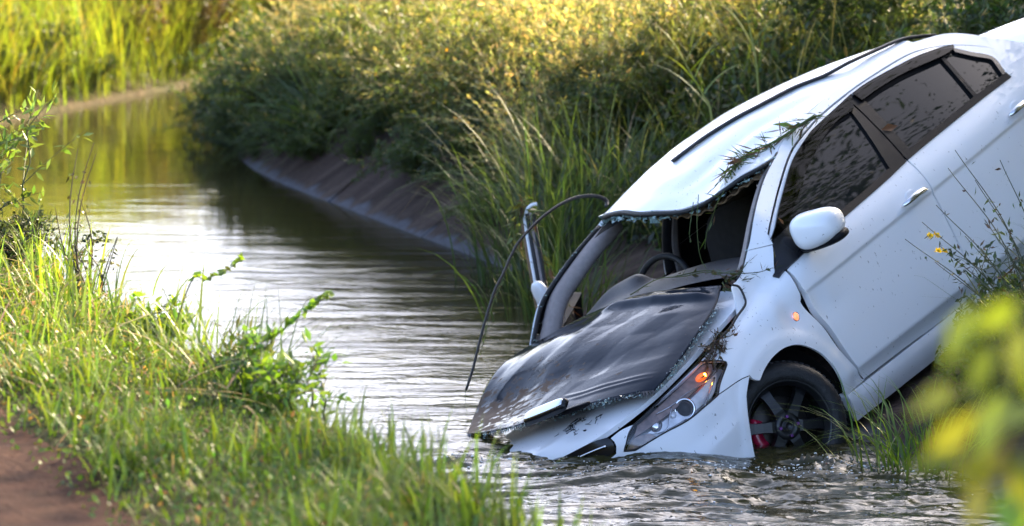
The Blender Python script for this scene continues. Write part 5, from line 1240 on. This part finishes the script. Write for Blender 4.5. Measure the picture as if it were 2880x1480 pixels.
# dark shrub and bare twigs at the left edge
m_ = weed_mesh(240, h=.32, stems=14, spread=.4, leaf=.035, per=50, col=(.035, .05, .018), straw=.12, woody=(.07, .05, .03)); plant('low_shrub', m_, at_ground(22, 228), 'dark small-leaved shrub on the left bank at the photo edge', 'shrub', rz=1.0)
for k, (px, py, h_) in enumerate([(82, 246, .62), (95, 240, .34)]):
    x, y, _ = at_ground(px, py); sm, fm = MB(), MB(); rg_ = np.random.default_rng(250 + k)
    for q in range(5):
        az = rg_.uniform(0, 6.3); hh = h_ * rg_.uniform(.6, 1.05); t = np.linspace(0, 1, 7)[:, None]; P = np.array([math.cos(az), math.sin(az), 0]) * .12 * t ** 2 * hh / .4 + np.array([0, 0, hh]) * t + np.array([.05 * math.sin(az * 3), 0, 0]) * np.sin(t * 3)
        stem_tubes(sm, P, .004, .0012, (.06, .045, .03)); n = 14; i = rg_.integers(1, 6, n); leaves(fm, P[i] + rg_.normal(size=(n, 3)) * .012, rg_.normal(size=(n, 3)), rg_.normal(size=(n, 3)), rg_.uniform(.015, .035, n), rg_.uniform(.008, .016, n), vary(rg_, (.06, .06, .025), n))
    o = empty('twiggy_weed', (x, y, gz(x, y) - .02)); link('stem', veg_build(sm, 'stem', M['stem']), o); link('foliage', veg_build(fm, 'foliage', M['leaf']), o); tag(o, ['tall bare twiggy weed against the yellow-green water at left', 'short twiggy weed at the foot of the tall twigs'][k], 'plant')
# sapling cut by the left edge
p = at_ground(-14, 215); m_ = weed_mesh(260, h=.78, stems=5, spread=.10, leaf=.06, per=26, col=(.10, .16, .03), straw=.05); plant('sapling', m_, p, 'pale-leaved sapling cut off by the left edge of the photo', 'shrub', rz=.4)
# cane grass standing behind the hanging moulding
for k, (px, py, Y_, hh, lab) in enumerate([(556, 262, 21.3, 1.2, 'tall cane grass behind the right windscreen pillar, tallest clump'), (575, 300, 20.2, .7, 'cane grass clump seen through the open windscreen frame'), (528, 262, 21.6, .95, 'cane grass clump beside the torn door post'), (608, 240, 21.6, 1.0, 'cane grass clump just left of the white roof')]):
    p = at(px, py, Y_); m_ = clump_mesh(300 + k, h=hh, n=190, spread=.34, w=.0085, col=(.038, .068, .020), tip=(.066, .108, .030), lean=.22, curl=.6, segs=7); x, y = p[0], p[1]; plant('cane_grass', m_, (x, y, gz(x, y)), lab, 'grass')
# sunlit reed stalks above the roof line
for k, (px, py, Y_, pts) in enumerate([(715, 150, 21.0, [(712, 122), (703, 95), (690, 72), (683, 58)]), (765, 110, 21.4, [(757, 70), (752, 40), (746, 10)])]):
    path = [ground_start(at(px, py, Y_)[:2])] + [at(a_, b_, Y_) for a_, b_ in pts]; base = path[0]; P = catmull(np.array(path) - base, 6); sm, fm = MB(), MB(); stem_tubes(sm, P, .008, .004, (.25, .26, .06), 6); rg_ = np.random.default_rng(320 + k)
    n = 9; idx = np.linspace(len(P) * .35, len(P) - 1, n).astype(int)
    blades(fm, P[idx], rg_.uniform(.22, .42, n), rg_.uniform(.012, .02, n), rg_.choice([0., math.pi], n) + rg_.normal(size=n) * .4, rg_.uniform(.5, 1.0, n), rg_.uniform(.1, .6, n), vary(rg_, (.13, .19, .03), n), vary(rg_, (.24, .27, .06), n), 7)
    o = empty('reed', tuple(base)); link('stem', veg_build(sm, 'stem', M['stem']), o); link('foliage', veg_build(fm, 'foliage', M['grass']), o); tag(o, ['sunlit reed with long blades left of the roof crest', 'sunlit reed with drooping blades right of the other reed'][k], 'reed')
# grass tuft at the water under the sill
p = at(922, 464, 16.1); m_ = clump_mesh(330, h=.50, n=170, spread=.26, w=.008, col=(.08, .16, .02), tip=(.15, .24, .03), lean=.55, curl=.75, segs=7)
plant('grass_tuft', m_, (p[0], p[1], max(gz(p[0], p[1]), .0)), 'green grass tuft growing out of the water edge behind the front wheel', 'grass', rz=.5)
# weeds in the shade under the sill
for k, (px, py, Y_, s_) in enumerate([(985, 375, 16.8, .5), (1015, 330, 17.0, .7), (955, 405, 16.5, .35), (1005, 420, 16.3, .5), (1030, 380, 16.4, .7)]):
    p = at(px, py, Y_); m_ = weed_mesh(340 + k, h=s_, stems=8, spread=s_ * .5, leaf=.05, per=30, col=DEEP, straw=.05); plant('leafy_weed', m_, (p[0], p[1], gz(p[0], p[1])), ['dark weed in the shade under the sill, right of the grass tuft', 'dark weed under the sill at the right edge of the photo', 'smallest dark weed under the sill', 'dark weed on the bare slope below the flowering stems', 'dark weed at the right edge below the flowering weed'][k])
# flowering weed arching in front of the doors
root = np.array([2.32, 15.55, gz(2.32, 15.55)]); sm, fm = MB(), MB(); rg_ = np.random.default_rng(350)
tips = [(905, 239), (922, 222), (936, 205), (948, 168), (955, 150), (1000, 160), (935, 262), (940, 246), (985, 220), (975, 180), (1005, 250), (965, 236)]
fo = []
for k, (px, py) in enumerate(tips):
    e = at(px, py, 15.5 + rg_.uniform(-.15, .15)) - root; mid = np.array([e[0] * .55, e[1] * .5, e[2] * .72 + .03]); P = catmull([np.zeros(3), np.array([e[0] * .22, 0, e[2] * .36]), mid, e], 8); stem_tubes(sm, P, .0045, .0014, (.06, .065, .03), 4)
    n = 26; u = rg_.uniform(.35, 1, n) * (len(P) - 1); i = np.minimum(u.astype(int), len(P) - 2); c = P[i] + rg_.normal(size=(n, 3)) * .012
    leaves(fm, c, rg_.normal(size=(n, 3)) + [-.3, 0, -.5], rg_.normal(size=(n, 3)), rg_.uniform(.02, .045, n), rg_.uniform(.007, .014, n), np.where(rg_.random(n)[:, None] < .35, vary(rg_, (.07, .045, .025), n), vary(rg_, (.06, .09, .025), n)))
for px, py in [(930, 237), (936, 236), (938, 252), (944, 252)]:
    c = at(px, py, 15.45) - root; n = 7; leaves(fm, np.repeat(c[None], n, 0), rg_.normal(size=(n, 3)) + [0, 0, .6], rg_.normal(size=(n, 3)) + [0, -1, 0], rg_.uniform(.014, .024, n), rg_.uniform(.012, .018, n), vary(rg_, (.75, .50, .01), n, .1, .05))
o = empty('flowering_weed', tuple(root)); link('stem', veg_build(sm, 'stem', M['stem']), o); link('foliage', veg_build(fm, 'foliage', M['leaf']), o); tag(o, 'thin weed with seed pods and yellow flowers arching in front of the car doors', 'plant')
# out-of-focus branch close to the camera
root = np.array([.80, 4.15, gz(.80, 4.15)]); sm, fm = MB(), MB(); rg_ = np.random.default_rng(360)
for pts in ([(1040, 520), (1012, 440), (995, 360), (972, 300)], [(1045, 520), (1010, 470), (985, 420), (955, 385)], [(1050, 540), (1020, 500), (990, 480), (968, 455)], [(1060, 480), (1035, 400), (1022, 330), (1016, 300)]):
    P = catmull([np.zeros(3), np.array([-.05, 0, .6])] + [at(a_ + 4, b_, 4.1) - root for a_, b_ in pts], 6); stem_tubes(sm, P, .007, .0015, (.09, .09, .04), 5)
    idx = np.linspace(len(P) * .5, len(P) - 1, 5).astype(int); n = len(idx)
    leaves(fm, P[idx], rg_.normal(size=(n, 3)) * [.6, .4, .3] + [-.3, 0, -.8], rg_.normal(size=(n, 3)) * .5 + [-.3, -.8, .4], rg_.uniform(.065, .10, n), rg_.uniform(.028, .042, n), vary(rg_, (.27, .31, .02), n, .2))
o = empty('roadside_sapling', tuple(root)); link('stem', veg_build(sm, 'stem', M['stem']), o); link('foliage', veg_build(fm, 'foliage', M['leaf']), o); tag(o, 'blurred yellow-green leafy branch close to the camera at lower right', 'shrub')

# ------------------------------------------------------------------ debris on the car
def debris(name, paths, label, col=GREEN, leaf=.03, per=14, r=.0022, seed=0, cat='weed', brown=.3, broad=.25):
    rg_ = np.random.default_rng(seed); sm, fm = MB(), MB(); W_ = lambda q: np.asarray(q) @ CAR_M.T + CAR_T
    base = W_(paths[0][0])
    for q in paths:
        P = catmull(W_(np.array(q)) + rg_.normal(size=(len(q), 3)) * .004, 6) - base; stem_tubes(sm, P, r, r * .5, vary(rg_, col, 1)[0] * 1.2, 4)
        n = per; i = rg_.integers(0, len(P), n); tgd = unit(np.gradient(P, axis=0))[i]; cc_ = vary(rg_, col, n); m_ = rg_.random(n) < brown; cc_[m_] = vary(rg_, (.09, .045, .022), m_.sum())
        leaves(fm, P[i] + rg_.normal(size=(n, 3)) * .006, rg_.normal(size=(n, 3)) * .55 + tgd, rg_.normal(size=(n, 3)), leaf * rg_.uniform(.4, 1.5, n), leaf * np.where(rg_.random(n) < broad, .4, .09), cc_)
    o = empty(name, tuple(base)); link('stem', veg_build(sm, 'stem', M['stem']), o); link('foliage', veg_build(fm, 'foliage', M['leaf']), o); return tag(o, label, cat)
rw = np.array(D['weed_roof']); rw[:, 2] = roof_z(rw[:, 0], np.minimum(rw[:, 1], .60)) + .006; hang = np.array(D['weed_hang'])
rw2 = [np.r_[p[:2] + np.array([.0, .012]) * k, p[2] + .006] for k in (1,) for p in rw]
bundle = [list(rw + np.random.default_rng(k).normal(size=rw.shape) * [.026, .026, .003] + [0, 0, .005]) for k in range(11)]
debris('weed_strand', bundle + [list(rw[3:] + [0, 0, .008]) + list(hang)], 'bundle of wet green weed trailing over the roof edge into the windscreen opening', GREEN, .085, 18, .0024, 400, broad=.03)
debris('weed_strand', [[(-.73, .33, 1.33), (-.62, .35, 1.24), (-.52, .36, 1.13), (-.50, .36, 1.06)], [(-.70, .30, 1.31), (-.62, .28, 1.22), (-.60, .27, 1.17)]], 'thin weed stem hanging across the dark windscreen opening', GREEN, .02, 8, .002, 401)
debris('weed_strand', [[(-.42, -.05, 1.075), (-.44, .12, 1.085), (-.42, .30, 1.06), (-.36, .48, 1.05), (-.30, .62, 1.03), (-.30, .70, 1.02)], [(-.40, .25, 1.07), (-.33, .50, 1.06), (-.28, .66, 1.02), (-.33, .78, .97), (-.40, .82, .95)], [(-.30, .60, 1.03), (-.26, .70, .99), (-.30, .77, .96)], [(-.26, .66, 1.0), (-.28, .72, .99), (-.38, .74, 1.03)], [(-.25, .64, .995), (-.2, .70, .96), (-.23, .74, .93)]], 'tangle of weed and leaves caught at the foot of the left windscreen pillar', (.06, .075, .022), .04, 26, .0028, 402, brown=.45)
hg = np.array(S0('hoodgap')); q3 = [side(np.array(s), np.array(z)) + [.0, .012, .012] for s, z in hg]
lampweed = [[q3[5] + r_[0], (q3[4] + q3[5]) / 2 + r_[1] + [.01, .02, -.01], q3[4] + r_[2] + [.02, .025, -.03]] for r_ in np.random.default_rng(77).normal(size=(12, 3, 3)) * [.035, .012, .018]]
debris('weed_clump', lampweed + [[q3[7], q3[6], q3[5], q3[4]], [q3[5], q3[4] + [0, .01, .01], q3[3]], [q3[6] + [0, .02, 0], q3[5] + [0, .03, -.01], q3[4] + [0, .03, -.03]], [q3[5], q3[5] + [-.03, .05, -.01], q3[5] + [-.07, .06, .0]], [q3[4], q3[4] + [.0, .03, -.03], q3[4] + [.03, .04, -.07]], [q3[4], q3[4] + [.04, .03, -.03], q3[4] + [.09, .04, -.06]], [q3[4] + [0, .01, .02], q3[4] + [-.05, .03, .0], q3[4] + [-.08, .04, -.03]]], 'brown matted weed lodged between the hood edge and the headlight', (.05, .042, .02), .032, 18, .002, 403, brown=.8)
dr_ = np.array(drop)
debris('weed_strand', [list(dr_[6:] + [0, -.02, -.01]) + [(.32, -.62, .93)], list(dr_[8:12] + [.01, -.03, -.03]), list(dr_[9:13] + [-.01, -.04, -.05])], 'long weed strand twisted round the hanging black moulding', (.07, .10, .025), .03, 26, .002, 404)
top_ = post[-1]; pts_ = []
for k in range(14):
    rg_ = np.random.default_rng(405 + k); s_ = top_ + rg_.normal(size=3) * .03; pts_.append([s_ + [-.06, 0, .01], s_ + [0, 0, .02], s_ + [.05, -.01, -.02], s_ + [.07, -.015, -.12 - .22 * rg_.random()], s_ + [.075, -.02, -.25 - .4 * rg_.random()]])
debris('weed_clump', pts_, 'mat of weed draped over the bent post of the right front door', (.10, .12, .03), .06, 26, .003, 406, brown=.25)
def dead_leaf(s, z, L_, label, rot):
    p = side(np.array(s), np.array(z)) + [0, .012, .0]; W_ = lambda q: np.asarray(q) @ CAR_M.T; base = W_(p) + CAR_T; fm = MB()
    d = np.array([math.cos(rot), .05, math.sin(rot)]); leaves(fm, np.array([[0, 0, 0.]]), W_(d)[None], W_([0, 1., .1])[None], np.array([L_]), np.array([L_ * .32]), np.array([[.22, .10, .05]]), .25)
    o = link('dead_leaf', veg_build(fm, 'dead_leaf', M['leaf'])); o.location = tuple(base); tag(o, label, 'leaf')
dead_leaf(-1.60, 1.17, .12, 'long brown dead leaf stuck across the black centre pillar', -2.9)
dead_leaf(-.62, 1.075, .05, 'small orange dead leaf on the front window near the mirror', 1.2)

# ------------------------------------------------------------------ trees beyond the frame that shade the canal
def tree_mesh(seed, h=6.0, cr=2.2, leaf=.16, n=5200, col=(.05, .085, .02), first=2):
    rg_ = np.random.default_rng(seed); sm = MB(); fm = MB()
    t = np.linspace(0, 1, 9)[:, None]; P = np.array([0, 0, h * .8]) * t + np.cumsum(rg_.normal(size=(9, 3)) * .07, 0) * [1, 1, 0]; P[0] = (0, 0, -.2); stem_tubes(sm, P, .14, .03, (.09, .065, .045), 8)
    cl = []
    for k in range(26):
        i = rg_.integers(first, 9); az = rg_.uniform(0, 6.3); l = cr * rg_.uniform(.45, 1.05) * (1 - .4 * (i / 8 - .5) ** 2); q = np.linspace(0, 1, 6)[:, None]
        Q = P[i] + np.array([math.cos(az), math.sin(az), rg_.uniform(.1, .7)]) * l * q + rg_.normal(size=(6, 3)) * .05 * q; stem_tubes(sm, Q, .045, .008, (.09, .065, .045), 5); cl += [Q[3], Q[4], Q[5]]
    cl = np.array(cl); m = n; i = rg_.integers(0, len(cl), m); c = cl[i] + rg_.normal(size=(m, 3)) * .34 * cr / 2.2
    leaves(fm, c, rg_.normal(size=(m, 3)) + [0, 0, -.3], rg_.normal(size=(m, 3)) + [0, 0, .6], leaf * rg_.uniform(.6, 1.3, m), leaf * rg_.uniform(.3, .55, m), vary(rg_, col, m))
    return veg_build(sm, 'trunk', M['bark']), veg_build(fm, 'crown', M['leaf'])
TM = [tree_mesh(500 + k, 5.2, 2.3, .17, 6500) for k in range(2)] + [tree_mesh(510, 5.2, 2.3, .055, 60000, first=5)]
def tree(k, x, y, s, label, rz):
    o = empty('tree', (x, y, gz(x, y) - .05), rz); o.scale = (s, s, s); link('trunk', TM[k][0], o); link('crown', TM[k][1], o); tag(o, label, 'tree', 'trees beyond the frame')
RT = 'leafy bank tree right of the view, shading the car and mirrored in its windows'
for k, (x, y, s) in enumerate([(4.9, 21.9, .70), (4.5, 20.3, .58), (4.7, 23.5, .85), (5.4, 24.8, .8), (5.7, 23.2, .72), (5.8, 16.6, .66), (8.2, 18.2, .95), (9.5, 15.5, .95), (10.4, 20.6, 1.1), (12.5, 17.5, 1.2), (9.0, 12.4, .8), (7.2, 20.4, .85), (7.0, 17.0, .8), (10.5, 18.0, 1.2), (8.6, 9.6, .9), (12.0, 13.5, 1.2), (13.5, 20.5, 1.3), (10.8, 10.6, 1.1), (6.2, 13.6, .6), (5.2, 17.2, 1.85), (8.8, 13.8, 1.5), (9.5, 21.5, 1.5)]): tree(2 if s > 1.3 else k % 2, x, y, s, RT, k * 1.7 + .5)
